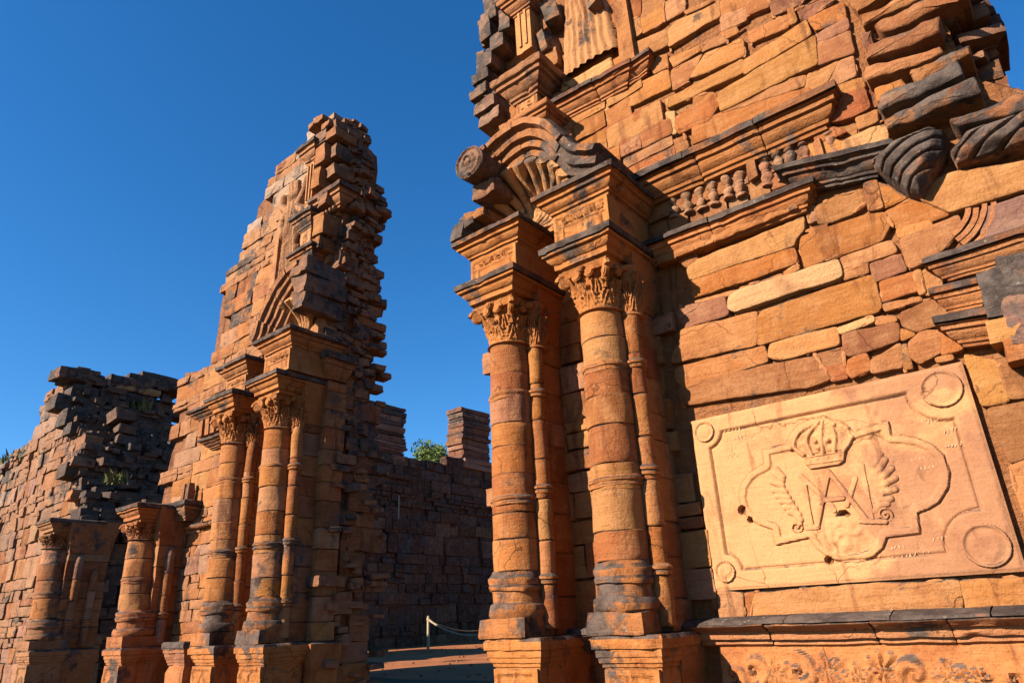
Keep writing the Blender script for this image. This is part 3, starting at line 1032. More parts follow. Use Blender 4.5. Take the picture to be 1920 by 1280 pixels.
R1 = (.375, 1200, 300); R6 = (.3125, 880, 0); R7 = (.35942, 1300, 0); R2 = (.3125, 1560, 300); R8 = (.5, 1240, 640)
TRACED = [
 # between architrave and panel
 (R1, 'o', 0, [(150, 470), (275, 462), (285, 512), (232, 532)]),
 (R1, 'o', 1, [(292, 500), (560, 395), (818, 285), (822, 345), (782, 392), (772, 428), (252, 596), (238, 545)]),
 (R1, 'o', 1, [(252, 606), (770, 440), (783, 512), (266, 690), (262, 640)]),
 (R1, 'o', 1, [(808, 385), (1150, 272), (1232, 262), (1250, 330), (1212, 400), (830, 535), (800, 440)]),
 (R1, 'm', 1, [(878, 235), (960, 190), (1108, 145), (1128, 215), (1060, 268), (960, 305), (892, 318)]),
 (R1, 'y', 2, [(1120, 122), (1180, 105), (1214, 240), (1150, 258)]),
 (R1, 'o', 0, [(1190, 112), (1335, 188), (1262, 222), (1222, 240)]),
 (R1, 'o', 0, [(1226, 262), (1342, 196), (1545, 270), (1300, 352), (1256, 318)]),
 (R1, 'o', 0, [(1288, 350), (1452, 302), (1462, 326), (1300, 384)]),
 (R1, 'm', 1, [(1302, 392), (1590, 275), (1612, 330), (1500, 462), (1350, 538), (1322, 480)]),
 (R1, 'o', 0, [(832, 242), (868, 226), (886, 292), (846, 312)]),
 (R1, 'y', 0, [(846, 348), (930, 322), (940, 346), (852, 374)]),
 (R1, 'w', 3, [(452, 684), (490, 655), (990, 500), (1012, 580), (480, 756), (446, 742)]),
 (R1, 'p', 1, [(202, 738), (420, 690), (441, 770), (230, 840), (200, 796)]),
 (R1, 'o', 0, [(1000, 490), (1250, 405), (1276, 455), (1012, 545)]),
 (R1, 'o', 0, [(1016, 552), (1132, 520), (1142, 560), (1024, 592)]),
 (R1, 'p', 1, [(1152, 522), (1300, 475), (1332, 550), (1182, 608), (1166, 572)]),
 (R1, 'o', 0, [(272, 706), (470, 652), (478, 668), (300, 722)]),
 (R1, 'o', 0, [(500, 640), (712, 574), (692, 602), (506, 656)]),
 (R1, 'y', 0, [(720, 560), (790, 530), (800, 545), (730, 585)]),
 (R1, 'o', 1, [(1200, 612), (1370, 562), (1396, 648), (1216, 708)]),
 (R1, 'y', 0, [(1370, 560), (1398, 552), (1424, 660), (1402, 670)]),
 (R1, 'm', 0, [(1406, 560), (1490, 502), (1518, 662), (1430, 668)]),
 (R1, 'o', 2, [(592, 788), (614, 752), (1160, 576), (1182, 622), (1202, 735), (1190, 757), (590, 922)]),
 (R1, 'o', 1, [(206, 852), (588, 757), (578, 922), (164, 1012), (170, 962), (210, 892)]),
 (R1, 'r', 0, [(1216, 722), (1398, 682), (1410, 700), (1226, 754)]),
 (R1, 'n', 2, [(1296, 772), (1500, 690), (1550, 800), (1382, 860), (1312, 828)]),
 (R1, 'w', 1, [(990, 842), (1158, 782), (1170, 802), (1004, 870)]),
 (R1, 'w', 0, [(1172, 792), (1270, 776), (1282, 800), (1182, 826)]),
 (R1, 'o', 1, [(180, 1042), (620, 930), (636, 1002), (230, 1134), (178, 1096)]),
 (R1, 'o', 2, [(652, 922), (984, 836), (996, 920), (720, 994), (640, 984)]),
 (R1, 'n', 2, [(1012, 872), (1290, 816), (1296, 900), (1042, 980), (1022, 930)]),
 (R1, 'o', 0, [(1304, 842), (1376, 872), (1310, 905)]),
 (R1, 'm', 1, [(1352, 912), (1410, 860), (1520, 856), (1502, 960), (1400, 1010), (1342, 972)]),
 (R1, 'o', 1, [(1516, 880), (1570, 856), (1612, 942), (1512, 974)]),
 (R1, 'm', 1, [(196, 1122), (880, 980), (950, 1090), (830, 1130), (214, 1222), (190, 1160)]),
 (R1, 'n', 0, [(882, 970), (1014, 936), (1022, 1015), (905, 1030)]),
 (R1, 'o', 0, [(912, 1034), (1022, 1020), (1036, 1090), (958, 1105)]),
 (R1, 'o', 2, [(1042, 1000), (1130, 970), (1156, 1040), (1062, 1090), (1036, 1062)]),
 (R1, 'm', 1, [(1158, 1000), (1300, 922), (1312, 1030), (1160, 1062)]),
 (R1, 'y', 1, [(1310, 930), (1332, 922), (1362, 1040), (1322, 1045)]),
 (R1, 'r', 1, [(1480, 995), (1560, 978), (1565, 995), (1490, 1010)]),
 (R1, 'y', 1, [(1622, 972), (1790, 1012), (1842, 1200), (1712, 1222), (1642, 1032)]),
 (R1, 'm', 1, [(1792, 1002), (1935, 955), (1960, 1180), (1850, 1192)]),
 # right of the panel
 (R8, 'n', 1, [(1228, 258), (1372, 225), (1410, 420), (1312, 455)]),
 (R8, 'y', 1, [(1312, 470), (1420, 430), (1470, 640), (1372, 690), (1330, 560)]),
 (R8, 'o', 1, [(1376, 230), (1500, 190), (1550, 400), (1412, 425)]),
 # below the panel
 (R8, 'o', 0, [(190, 945), (212, 930), (222, 985), (205, 1000)]),
 (R8, 'o', 1, [(214, 936), (305, 945), (312, 1052), (222, 1058)]),
 (R8, 'r', 0, [(312, 945), (350, 940), (335, 1050), (318, 1050)]),
 (R8, 'o', 2, [(352, 940), (640, 918), (1112, 898), (1132, 985), (1112, 1020), (740, 1046), (345, 1052), (338, 1010)]),
 (R8, 'o', 1, [(1118, 900), (1380, 884), (1500, 884), (1510, 1028), (1150, 1042), (1140, 960)]),
 (R8, 'y', 0, [(850, 1046), (1010, 1030), (1108, 1028), (1030, 1052), (870, 1060)]),
 # above the first cornice
 (R6, 'o', 1, [(915, 292), (1185, 182), (1196, 272), (948, 390)]),
 (R6, 'o', 1, [(1196, 190), (1250, 132), (1492, 20), (1502, 102), (1202, 280)]),
 (R6, 'm', 0, [(892, 168), (1020, 106), (1032, 200), (912, 274)]),
 (R6, 'o', 1, [(1030, 112), (1160, 50), (1172, 132), (1042, 200)]),
 (R6, 'r', 0, [(770, 12), (1028, -60), (1022, 96), (886, 156), (800, 190)]),
 (R6, 'w', 1, [(1290, 72), (1450, 2), (1472, 6), (1302, 88)]),
 (R6, 'o', 0, [(1172, 12), (1290, -45), (1292, 62), (1178, 122)]),
 (R6, 'm', 0, [(1040, -66), (1168, -10), (1166, 46), (1036, 98)]),
 (R6, 'o', 0, [(1180, -60), (1300, -110), (1460, -60), (1300, -56)]),
 (R6, 'o', 1, [(952, 532), (1190, 422), (1206, 522), (868, 682), (872, 606)]),
 (R6, 'y', 0, [(1082, 402), (1130, 342), (1182, 326), (1190, 402), (1110, 440)]),
 (R6, 'o', 0, [(1202, 352), (1378, 278), (1390, 300), (1232, 402)]),
 (R6, 'm', 0, [(1390, 270), (1520, 202), (1542, 246), (1396, 310)]),
 (R6, 'm', 0, [(1214, 422), (1400, 322), (1300, 500), (1222, 540)]),
 (R6, 'y', 1, [(1320, 470), (1410, 330), (1640, 240), (1650, 330), (1470, 412)]),
 (R6, 'y', 2, [(1180, 602), (1640, 360), (1648, 430), (1192, 650)]),
 (R6, 'o', 1, [(1242, 700), (1480, 562), (1492, 640), (1440, 722), (1262, 800), (1236, 772)]),
 (R6, 'o', 1, [(1510, 110), (1664, 42), (1664, 122), (1512, 190)]),
 (R6, 'm', 0, [(1512, 196), (1600, 158), (1610, 190), (1540, 232)]),
 (R6, 'o', 1, [(560, 790), (850, 612), (866, 702), (640, 832)]),
 (R6, 'o', 1, [(764, 792), (1142, 602), (1156, 682), (760, 890)]),
 (R6, 'o', 0, [(640, 890), (770, 800), (736, 906), (642, 922)]),
 (R6, 'o', 2, [(800, 902), (1202, 716), (1216, 800), (940, 940), (850, 940)]),
 (R6, 'm', 1, [(924, 956), (1290, 816), (1312, 880), (1000, 1042)]),
 (R6, 'w', 0, [(1180, 675), (1232, 665), (1240, 800), (1215, 800)]),
 (R6, 'o', 0, [(560, 330), (760, 500), (700, 560), (600, 520)]),
 (R7, 'o', 1, [(0, 660), (135, 592), (148, 588), (330, 540), (600, 460), (618, 496), (0, 752)]),
 (R7, 'y', 1, [(0, 500), (100, 480), (128, 500), (130, 555), (40, 620), (0, 640)]),
 (R7, 'y', 3, [(135, 492), (640, 190), (650, 340), (560, 380), (146, 586)]),
 (R7, 'y', 1, [(262, 320), (440, 212), (590, 110), (612, 186), (268, 388)]),
 (R7, 'o', 1, [(286, 172), (490, 76), (492, 140), (300, 222)]),
 (R7, 'y', 1, [(490, 50), (520, 40), (536, 116), (506, 130)]),
 (R7, 'p', 0, [(540, 50), (690, -22), (740, -10), (600, 96), (560, 100)]),
 (R7, 'o', 2, [(602, 100), (780, 18), (792, 96), (640, 156)]),
 (R7, 'p', 1, [(634, 188), (800, 98), (806, 150), (650, 226)]),
 (R7, 'm', 1, [(650, 236), (816, 162), (836, 276), (656, 340)]),
 (R7, 'm', 0, [(600, 392), (756, 320), (690, 440), (582, 500)]),
 (R7, 'o', 1, [(762, 325), (832, 298), (850, 400), (692, 470)]),
 (R7, 'm', 0, [(260, 490), (590, 392), (580, 452), (330, 535), (150, 590)]),
 (R7, 'y', 2, [(666, 490), (880, 410), (896, 462), (690, 536)]),
 (R7, 'r', 5, [(680, 542), (896, 470), (922, 570), (860, 602), (710, 646)]),
 (R7, 'o', 3, [(852, 622), (960, 578), (962, 640), (866, 682)]),
 (R7, 'p', 0, [(400, 10), (540, -40), (620, -60), (560, 20), (420, 80)]),
 (R7, 'y', 0, [(140, 10), (390, -90), (395, 40), (150, 130)]),
 # pale and carved stones over the architrave
 (R7, 'w', 2, [(780, 742), (920, 672), (1000, 662), (1020, 742), (962, 850), (800, 832)]),
 (R7, 'y', 1, [(602, 762), (700, 722), (776, 742), (790, 830), (662, 872)]),
 (R7, 'r', 1, [(630, 690), (700, 664), (780, 680), (800, 692), (640, 752)]),
 # big stones of the side door gable
 (R7, 'o', 5, [(1200, 1000), (1332, 922), (1560, 882), (1760, 850), (1800, 980), (1342, 1110), (1192, 1042)]),
 (R7, 'o', 3, [(1196, 985), (1330, 915), (1320, 935), (1210, 1010)]),
 (R2, 'g', 2, [(900, 300), (1160, 215), (1260, 200), (1260, 360), (900, 475)]),
]
for (reg, k, pr, pts) in TRACED:
    traced_stone(RP, tr(reg[0], reg[1], reg[2], pts), WALL_Y, rngR, tone(k, PAL_RIGHT, rngR, rngR.choice([0, 0, 0, .08])), .008 * pr + rngR.uniform(-.008, .008), .26,
                 joint=-.012, dome=.003, bevel=.009, rough=.008)

# slivers of stone packed into the joints
mb = MB()
rgc = random.Random(91)
for P in list(OUTLINES):
    n_ = len(P)
    for i in range(n_):
        a, b = P[i], P[(i + 1) % n_]
        L = np.linalg.norm(b - a)
        if L < .12 or rgc.random() < .35:
            continue
        for _ in range(rgc.randint(1, 2)):
            t = rgc.uniform(.05, .95)
            c = a + (b - a) * t
            w, h = rgc.uniform(.03, .11), rgc.uniform(.010, .026)
            d = (b - a) / L
            nn = np.array([-d[1], d[0]])
            k = 7
            ring = [c + d * w * math.cos(2 * math.pi * j / k) * rgc.uniform(.7, 1) + nn * h * math.sin(2 * math.pi * j / k) * rgc.uniform(.6, 1.2) for j in range(k)]
            yf = WALL_Y + rgc.uniform(-.012, .022)
            V = [(p[0], WALL_Y + .12, p[1]) for p in ring] + [(p[0], yf + rgc.uniform(0, .012), p[1]) for p in ring] + [(c[0], yf - .004, c[1])]
            f = [(j, (j + 1) % k, k + (j + 1) % k, k + j) for j in range(k)] + [(k + j, k + (j + 1) % k, 2 * k) for j in range(k)]
            mb.add(V, f)
chinks = mb.obj('joint_slivers', M_STONE, RP, (.50, .22, .08, .05), smooth=False)
chinks['kind'] = 'stuff'

# rough proud stones of the broken stack at the right, each deep into the wall
STACK = [
 (R7, 'm', 6, .0, [(812, 40), (1000, -70), (1030, -8), (860, 100)]),
 (R7, 'm', 9, .1, [(872, 122), (1280, -40), (1292, 16), (900, 172)]),
 (R7, 'n', 12, .15, [(960, 190), (1280, 20), (1420, 62), (1300, 102), (1062, 210), (1000, 216)]),
 (R7, 'n', 14, .1, [(920, 292), (1310, 150), (1326, 240), (920, 386)]),
 (R7, 'm', 11, .1, [(920, 402), (1310, 270), (1326, 320), (1062, 440), (930, 470)]),
 (R7, 'o', 9, .1, [(962, 502), (1110, 450), (1132, 510), (982, 570)]),
 (R7, 'n', 14, .2, [(1132, 440), (1470, 290), (1482, 350), (1192, 500)]),
 (R7, 'g', 17, .75, [(1000, 572), (1410, 372), (1432, 470), (1012, 660), (985, 640)]),
 (R7, 'n', 18, .3, [(1022, 692), (1490, 470), (1522, 562), (1042, 752)]),
 (R7, 'n', 15, .35, [(1342, 692), (1700, 552), (1780, 560), (1760, 650), (1400, 722)]),
 (R7, 'p', 5, .1, [(880, 200), (945, 180), (955, 290), (905, 300)]),
 (R7, 'n', 8, .1, [(1300, 0), (1440, -30), (1450, 20), (1310, 40)]),
 (R7, 'm', 7, .1, [(830, -60), (1150, -180), (1180, -130), (860, -10)]),
 (R7, 'm', 8, .1, [(1040, -75), (1340, -180), (1350, -110), (1060, -20)]),
]
for (reg, k, pr, cru, pts) in STACK:
    traced_stone(RP, tr(reg[0], reg[1], reg[2], pts), WALL_Y, rngR, tone(k, PAL_RIGHT, rngR, cru), .014 * pr, .75, joint=.008, rough=.022, bevel=.035, dome=.02)
# the stones that show behind it against the sky
for i, (px, py, w, h) in enumerate([(1805, 12, .5, .22), (1835, 75, .5, .2), (1840, 105, .6, .24), (1835, 150, .6, .2), (1845, 185, .55, .2), (1850, 215, .6, .2), (1800, 50, .7, .2), (1790, -20, .6, .3), (1790, -70, .7, .3)]):
    p = at(px - 26, py, 6.7)
    place_stone(RP, p, (w, .6, h), rngR, tone('b', PAL_RIGHT, rngR, .4), 0, .06)

# fill stones between and behind, and between the two columns
fill_face = Face(lambda x, z: (x, 6.03, z), (0, -1, 0))
courses(RP, -4.9, -2.6, 1.5, 5.3, Face(lambda x, z: (x, 5.97, z), (0, -1, 0)), lambda x, z: x < -2.85, random.Random(21), (.2, .34), (1.0, 2.0), .3, .02, PAL_RIGHT, lambda x, z: .05)
courses(RP, -4.95, -2.9, 6.2, 8.1, Face(lambda x, z: (x, 5.99, z), (0, -1, 0)), lambda x, z: x < -2.7 - (z - 6.2) * .05 and x > -4.9, random.Random(22), (.22, .36), (1.2, 2.4), .3, .02, PAL_RIGHT, lambda x, z: .15)

# ---- carved panel
pTL, pTR, pBL, pBR = at(1287, 780, 6), at(1820, 690, 6), at(1348, 1100, 6), at(1915, 1080, 6)
PX0, PX1, PZ0, PZ1 = (pTL[0] + pBL[0]) / 2, (pTR[0] + pBR[0]) / 2, (pBL[2] + pBR[2]) / 2, (pTL[2] + pTR[2]) / 2
def q8(pts):
    return tr(.5, 1240, 640, pts)
roundels = q8([(147, 328), (1062, 132), (245, 862), (1285, 782)])
RR = [.095, .145, .09, .15]
roundels = [(min(max(a, PX0 + r + .035), PX1 - r - .035), min(max(b, PZ0 + r + .035), PZ1 - r - .035)) for (a, b), r in zip(roundels, RR)]
cart = q8([(380, 405), (472, 384), (486, 345), (520, 312), (570, 290), (630, 288), (690, 305), (722, 338), (856, 296), (866, 352)] +
          [(905, 352), (960, 360), (1020, 385), (1062, 425), (1086, 490), (1080, 550), (1045, 605), (1005, 630), (965, 645)] +
          [(976, 722), (850, 736), (836, 775), (800, 808), (745, 828), (690, 830), (630, 812), (585, 778), (556, 738), (430, 766), (420, 706)] +
          [(372, 690), (330, 665), (304, 630), (294, 585), (300, 540), (325, 500), (350, 480), (388, 460)])
holes = [(q8([(305, 632)])[0], .042), (q8([(335, 668)])[0], .026), (q8([(630, 820)])[0], .034)]
hole_poly = q8([(655, 655), (672, 632), (690, 630), (715, 650), (700, 656), (680, 654)])
def panel_fun(X, Z):
    h = np.zeros(X.shape)
    e = np.minimum(np.minimum(X - PX0, PX1 - X), np.minimum(Z - PZ0, PZ1 - Z))
    fld = e - .150
    for (cx, cz), r in zip(roundels, RR):
        fld = np.minimum(fld, np.hypot(X - cx, Z - cz) - r * 1.62)
    h = h + .019 * ss(-fld, -.006, .012)
    h = h - .014 * ss(1 - np.abs(fld - .012) / .012)
    sd = sd_poly(X, Z, cart)
    h = h + .022 * ss(sd, -.004, .01) * ss(.062 - sd, -.004, .012) + .004 * ss(sd, .05, .06)
    h = h - .010 * ss(1 - np.abs(sd) / .010)
    (mx, mz) = q8([(690, 735)])[0]
    P3 = np.stack([X, 0 * X, Z], -1)
    rm = np.hypot(X - mx, (Z - mz))
    h = h + ss(1 - rm / .19, 0, .6) * .035 * (.6 + .6 * noise(P3, 22, 4))
    h = h + .0035 * fbm(P3, 7, 3, 4) - .012 * ss(.03 - e, 0, .03)
    for (c, r) in holes:
        h = h - .075 * ss(1 - np.hypot(X - c[0], Z - c[1]) / r, 0, .22)
    h = h - .085 * ss(sd_poly(X, Z, hole_poly), -.002, .012)
    return h
mb = MB()
relief(mb, PX0, PX1, PZ0, PZ1, 5.996, panel_fun, .0085, .22)
PANEL = mb.obj('carved_panel', M_PANEL, RP, (.62, .325, .135, 0))
PANEL['label'] = 'pale carved panel with a crown, a winged monogram and corner roundels'
PC = (.62, .325, .135, 0)
def sub_relief(name, fun, x0, x1, z0, z1, res=.007, color=PC, parent=None, y=5.995):
    mb = MB()
    relief(mb, x0, x1, z0, z1, y, lambda X, Z: fun(X, Z) - .006, res, mask=lambda X, Z: fun(X, Z) > .0015)
    return mb.obj(name, M_PANEL, parent or PANEL, color)
for (cx, cz), r in zip(roundels, RR):
    def fr(X, Z, cx=cx, cz=cz, r=r):
        d = np.hypot(X - cx, Z - cz)
        return .026 + .020 * ss(1 - np.abs(d - r * .93) / .022) + .012 * ss(1 - d / (r * .85), 0, .4) if False else np.where(d < r, .030 + .016 * ss(1 - np.abs(d - r * .93) / .020) + .010 * ss(1 - d / (r * .8), 0, .5), 0)
    sub_relief('roundel', fr, cx - r - .02, cx + r + .02, cz - r - .02, cz + r + .02)
Z5 = .23432
def q5(pts):
    return tr(Z5, 1380, 760, pts)
def strokes(segs, w, h):
    S_ = [q5(s) for s in segs]
    def f(X, Z):
        d = np.full(X.shape, 9.0)
        for a, b in S_:
            d = np.minimum(d, d_seg(X, Z, a, b))
        return h * ss(w - d, 0, .010)
    P = np.array([p for s in S_ for p in s])
    return f, P[:, 0].min() - .06, P[:, 0].max() + .06, P[:, 1].min() - .06, P[:, 1].max() + .06
fM = strokes([((545, 600), (610, 975)), ((520, 560), (770, 800)), ((770, 800), (790, 840)), ((960, 580), (890, 800)), ((1010, 480), (1090, 900)), ((570, 980), (660, 970))], .026, .022)
sub_relief('monogram_letter', *fM)
fA = strokes([((745, 530), (655, 960)), ((745, 530), (1040, 900)), ((720, 760), (860, 742)), ((1000, 925), (1200, 930))], .026, .027)
sub_relief('monogram_letter', *fA)
def feather_fun(spine, side, tipn, scroll, rs, w=.030, L=.10):
    sp = smooth_path(q5(spine), 60)
    sc = np.array(q5([scroll])[0])
    fe = []
    k = tipn
    for i in range(k):
        p = sp[int(i * (len(sp) - 1) / (k - 1) * .86)]
        j = min(len(sp) - 1, int(i * (len(sp) - 1) / (k - 1) * .86) + 3)
        t = sp[j] - p
        t = t / max(np.linalg.norm(t), 1e-6)
        nr = np.array([t[1], -t[0]]) * side
        d = nr * .8 - t * .6
        LL = L * (1.0 - .45 * abs(i / (k - 1) - .35))
        fe.append((p, p + d * LL))
    def f(X, Z):
        h = np.zeros(X.shape)
        for a, b in fe:
            d = d_seg(X, Z, a, b)
            h = np.maximum(h, .030 * np.sqrt(np.clip(1 - (d / w) ** 2, 0, 1)))
        d = d_poly(X, Z, [tuple(p) for p in sp[::3]])
        h = np.maximum(h, .024 * ss(.022 - d, 0, .012))
        rr = np.hypot(X - sc[0], Z - sc[1]); th = np.arctan2(Z - sc[1], X - sc[0]) * side
        sprl = np.abs(((rr - .030 * th / 6.283) / .036) % 1 - .5) * .036
        h = np.maximum(h, .026 * ss(.012 - sprl, 0, .008) * (rr < rs))
        return h
    P = np.array([p for s in fe for p in s] + [sc + rs, sc - rs])
    return f, P[:, 0].min() - .05, P[:, 0].max() + .05, P[:, 1].min() - .05, P[:, 1].max() + .05
sub_relief('wing', *feather_fun([(1120, 470), (1170, 560), (1185, 660), (1150, 760), (1120, 830), (1150, 900)], -1, 8, (1200, 875), .055))
sub_relief('wing', *feather_fun([(380, 570), (375, 640), (420, 730), (470, 810), (520, 900), (510, 960)], 1, 9, (490, 970), .055))
def crown_fun(X, Z):
    h = np.zeros(X.shape)
    band = q5([(540, 410), (890, 360), (880, 450), (840, 480), (600, 520), (560, 480)])
    h = np.maximum(h, .034 * ss(sd_poly(X, Z, band), 0, .012))
    for a, b in (((560, 420), (880, 372)), ((575, 478), (850, 438))):
        a, b = q5([a, b]); h = h + .010 * ss(1 - d_seg(X, Z, a, b) / .010) * (h > .02)
    for cx, cy in ((600, 455), (660, 430), (745, 415), (840, 400)):
        c = q5([(cx, cy)])[0]; h = h + .012 * ss(1 - np.hypot(X - c[0], Z - c[1]) / .016) * (h > .02)
    body = q5([(540, 400), (450, 330), (480, 240), (530, 180), (600, 190), (640, 130), (720, 120), (780, 170), (860, 150), (910, 210), (930, 270), (880, 360)])
    sd = sd_poly(X, Z, body)
    P3 = np.stack([X, 0 * X, Z], -1)
    h = np.maximum(h, ss(sd, -.004, .01) * (.018 + .012 * noise(P3, 26, 9)))
    for pts in ([(545, 400), (470, 330), (500, 230), (560, 190)], [(610, 395), (570, 290), (600, 210), (660, 150)], [(700, 385), (690, 270), (690, 190), (700, 130)], [(790, 375), (800, 280), (790, 220), (760, 160)], [(870, 360), (920, 280), (900, 200), (850, 160)]):
        d = d_poly(X, Z, [tuple(p) for p in smooth_path(q5(pts), 12)])
        h = np.maximum(h, .038 * np.sqrt(np.clip(1 - (d / .020) ** 2, 0, 1)))
    for cx, cy in ((445, 345), (545, 190), (665, 140), (790, 155), (890, 190), (935, 255), (640, 290), (740, 280), (670, 340)):
        c = q5([(cx, cy)])[0]
        h = np.maximum(h, .045 * np.sqrt(np.clip(1 - (np.hypot(X - c[0], Z - c[1]) / .026) ** 2, 0, 1)))
    return h
cc = np.array(q5([(430, 530), (960, 100), (430, 100), (960, 530)]))
sub_relief('crown', crown_fun, cc[:, 0].min(), cc[:, 0].max(), cc[:, 1].min(), cc[:, 1].max())
# scratched names, illegible and pale
rs_ = random.Random(3)
mb = MB()
for (zx, zy, wd, nn) in ((1048, 738, 56, 4), (940, 800, 150, 9), (890, 770, 60, 4), (965, 440, 60, 4), (1010, 295, 70, 6), (1100, 330, 80, 6), (1110, 385, 90, 8), (270, 330, 70, 5), (285, 360, 80, 6), (265, 425, 60, 4), (1010, 470, 80, 5)):
    for i in range(nn):
        x = zx - wd / 2 + wd * i / nn
        for _ in range(2):
            a = q8([(x + rs_.uniform(0, 8), zy + rs_.uniform(-9, 9) - (x - zx) * .18)])[0]
            b = q8([(x + rs_.uniform(0, 9), zy + rs_.uniform(-9, 9) - (x - zx) * .18)])[0]
            tube(mb, [(a[0], 5.993, a[1]), ((a[0] + b[0]) / 2, 5.992, (a[1] + b[1]) / 2), (b[0], 5.993, b[1])], [.0035] * 3, 4)
o = mb.obj('scratched_writing', M_SCRATCH, PANEL)
o['kind'] = 'stuff'

# ---- cornices of the wall
def px_moulding(name, A, B, Abot, prof, **kw):
    a, b, c = at(*A, 6), at(*B, 6), at(*Abot, 6)
    zt = (a[2] + b[2]) / 2
    h = a[2] - c[2]
    sl = (b[2] - a[2]) / (b[0] - a[0])
    return moulding(name, RP, a[0], b[0], zt - h, zt, prof, slope=sl, **kw)
px_moulding('upper_cornice', (1217, 336), (1540, 188), (1232, 384), CORNICE, color=(.42, .17, .05, .22), seed=3)
px_moulding('architrave', (1222, 462), (1506, 352), (1236, 500), [(p * .75, t) for p, t in CORNICE], color=(.46, .18, .055, .12), seed=4)
px_moulding('architrave', (1500, 322), (1640, 290), (1506, 366), [(p * 1.05, t) for p, t in CORNICE], color=(.30, .12, .05, .5), seed=5, rough=.02)
px_moulding('small_cornice', (1050, 200), (1176, 133), (1064, 226), [(p * .8, t) for p, t in CORNICE], color=(.46, .18, .06, .1), seed=6)
px_moulding('small_cornice', (1176, 138), (1214, 112), (1188, 160), [(p * .65, t) for p, t in CORNICE], color=(.42, .17, .06, .3), seed=7)
# rough band under the architrave
rb = at(1240, 500, 6); re_ = at(1500, 395, 6)
for i in range(7):
    t = (i + .5) / 7
    p = rb + (re_ - rb) * t
    place_stone(RP, (p[0], 6.06, p[2] + .03), (1.5 / 7 * 1.0, .3, .085), rngR, tone('m', PAL_RIGHT, rngR, .12))
# balusters in the frieze
bal = [(1.62, 0)]
i = 0
def baluster(px, py0, py1, s=1.0):
    b = at(px, py1, 5.98); t = at(px - 3, py0, 5.98)
    h = t[2] - b[2]
    r = .050 * s
    prof = [(r * 1.1, 0), (r * 1.2, .05), (r * 1.1, .09), (r * .55, .12), (r * .7, .16), (r * 1.0, .24), (r * 1.15, .32), (r * .9, .42), (r * .6, .48), (r * .75, .5), (r * .75, .53), (r * .55, .56), (r * .85, .64), (r * 1.1, .76), (r * .8, .86), (r * .55, .9), (r * 1.05, .93), (r * 1.2, .97), (r * 1.1, 1.0)]
    mb = MB()
    lathe(mb, (b[0] + t[0]) / 2, 6.018, [(a * .98, b[2] + z * h) for a, z in prof], 14, .016, int(px), 9)
    mb.obj('baluster', M_CARVED, RP, (.43 * rngR.uniform(.85, 1.1), .235, .12, .12))
for k in range(13):
    t = k / 12
    xx = 1262 + t * (1560 - 1262)
    if k in (6, 11):
        # plain little panels between the balusters
        a = at(xx - 8, 372 - t * 98 - 10, 6); b = at(xx + 14, 372 - t * 98 + 14, 6)
        mb = MB(); prism(mb, [(a[0], b[2]), (b[0], b[2] + .03), (b[0], a[2] + .04), (a[0], a[2])], 5.95, 6.1, k, .01, .05)
        mb.obj('carved_block', M_CARVED, RP, tone('m', PAL_RIGHT, rngR, .05))
        continue
    baluster(xx, 362 - t * 118, 408 - t * 102)
# field behind the balusters
f0 = at(1232, 455, 6); f1 = at(1640, 250, 6)
zc0, zc1 = 5.38, 5.90
courses(RP, f0[0], f1[0] + .1, zc0, zc1 + .08, Face(lambda x, z: (x, 6.02, z), (0, -1, 0)), lambda x, z: True, random.Random(31), (.2, .27), (.7, 1.5), .3, .012, [TONE['m'], TONE['n'], (.40, .21, .10)], lambda x, z: .08)

# dado cornice, and the carved frieze below
moulding('dado_cornice', RP, -2.80, 1.2, 1.37, 1.60, [(.03, 0), (.06, .06), (.06, .2), (.10, .22), (.11, .32), (.11, .48), (.15, .5), (.16, .56), (.21, .62), (.23, .68), (.23, .74), (.21, .82), (.10, .95), (.02, 1.0)], color=(.50, .22, .09, -.16), seed=8, rough=.012, chip=.0)
moulding('dado_cornice', RP, 1.2, 3.2, 1.37, 1.60, [(.03, 0), (.06, .06), (.06, .2), (.10, .22), (.11, .32), (.11, .48), (.15, .5), (.16, .56), (.21, .62), (.23, .68), (.23, .74), (.21, .82), (.10, .95), (.02, 1.0)], color=(.50, .22, .09, -.16), seed=9, rough=.012)
moulding('dado_cornice', RP, -4.05, -3.62, 1.33, 1.56, CORNICE, color=(.30, .14, .07, .6), seed=10, rough=.02)
mb = MB()
relief(mb, -2.70, 2.6, .66, 1.375, 5.95, scroll_frieze_fun(-2.7, 2.6, .98, 1.36, 8, .036, 0), .014, .2)
mb.obj('carved_frieze', M_CARVED, RP, (.54, .22, .07, .04))
courses(RP, -4.8, 3.2, -.1, .68, Face(lambda x, z: (x, 5.98, z), (0, -1, 0)), lambda x, z: True, random.Random(33), (.2, .3), (1.2, 2.6), .3, .02, PAL_RIGHT, lambda x, z: .1)

# ---- columns of the right fragment
YA = 5.45
for (X, sd, pxx) in ((-4.44, 101, -4.34), (-3.235, 102, -3.14)):
    pier(RP, X + .01, 5.86, .30, .24, 4.5, sd, (.47, .175, .045, .05))
    capital_mesh((X + .26, 5.60), .12, 4.36, 4.9, .2, sd + 7, False).obj('pier_leaf_capital', M_CARVED, RP, (.48, .185, .05, .05))
    column(RP, (X, X + .02), YA, .235, sd, ped_x=pxx, ped_y=5.52, abac=(X + .02, 5.46), ped_hw=.265)
    half_column(RP, X + .285, 5.55, .085, 1.55, 4.36, sd + 5, rings=(2.0, 2.85, 3.86))
entablature(RP, -3.20, 5.62, .34, .40, 5.21, 5.60, 5.88, 111, crust=.25, fr_seed=4)
entablature(RP, -4.40, 5.62, .34, .40, 5.21, 5.53, 5.80, 112, crust=.30, fr_seed=5)
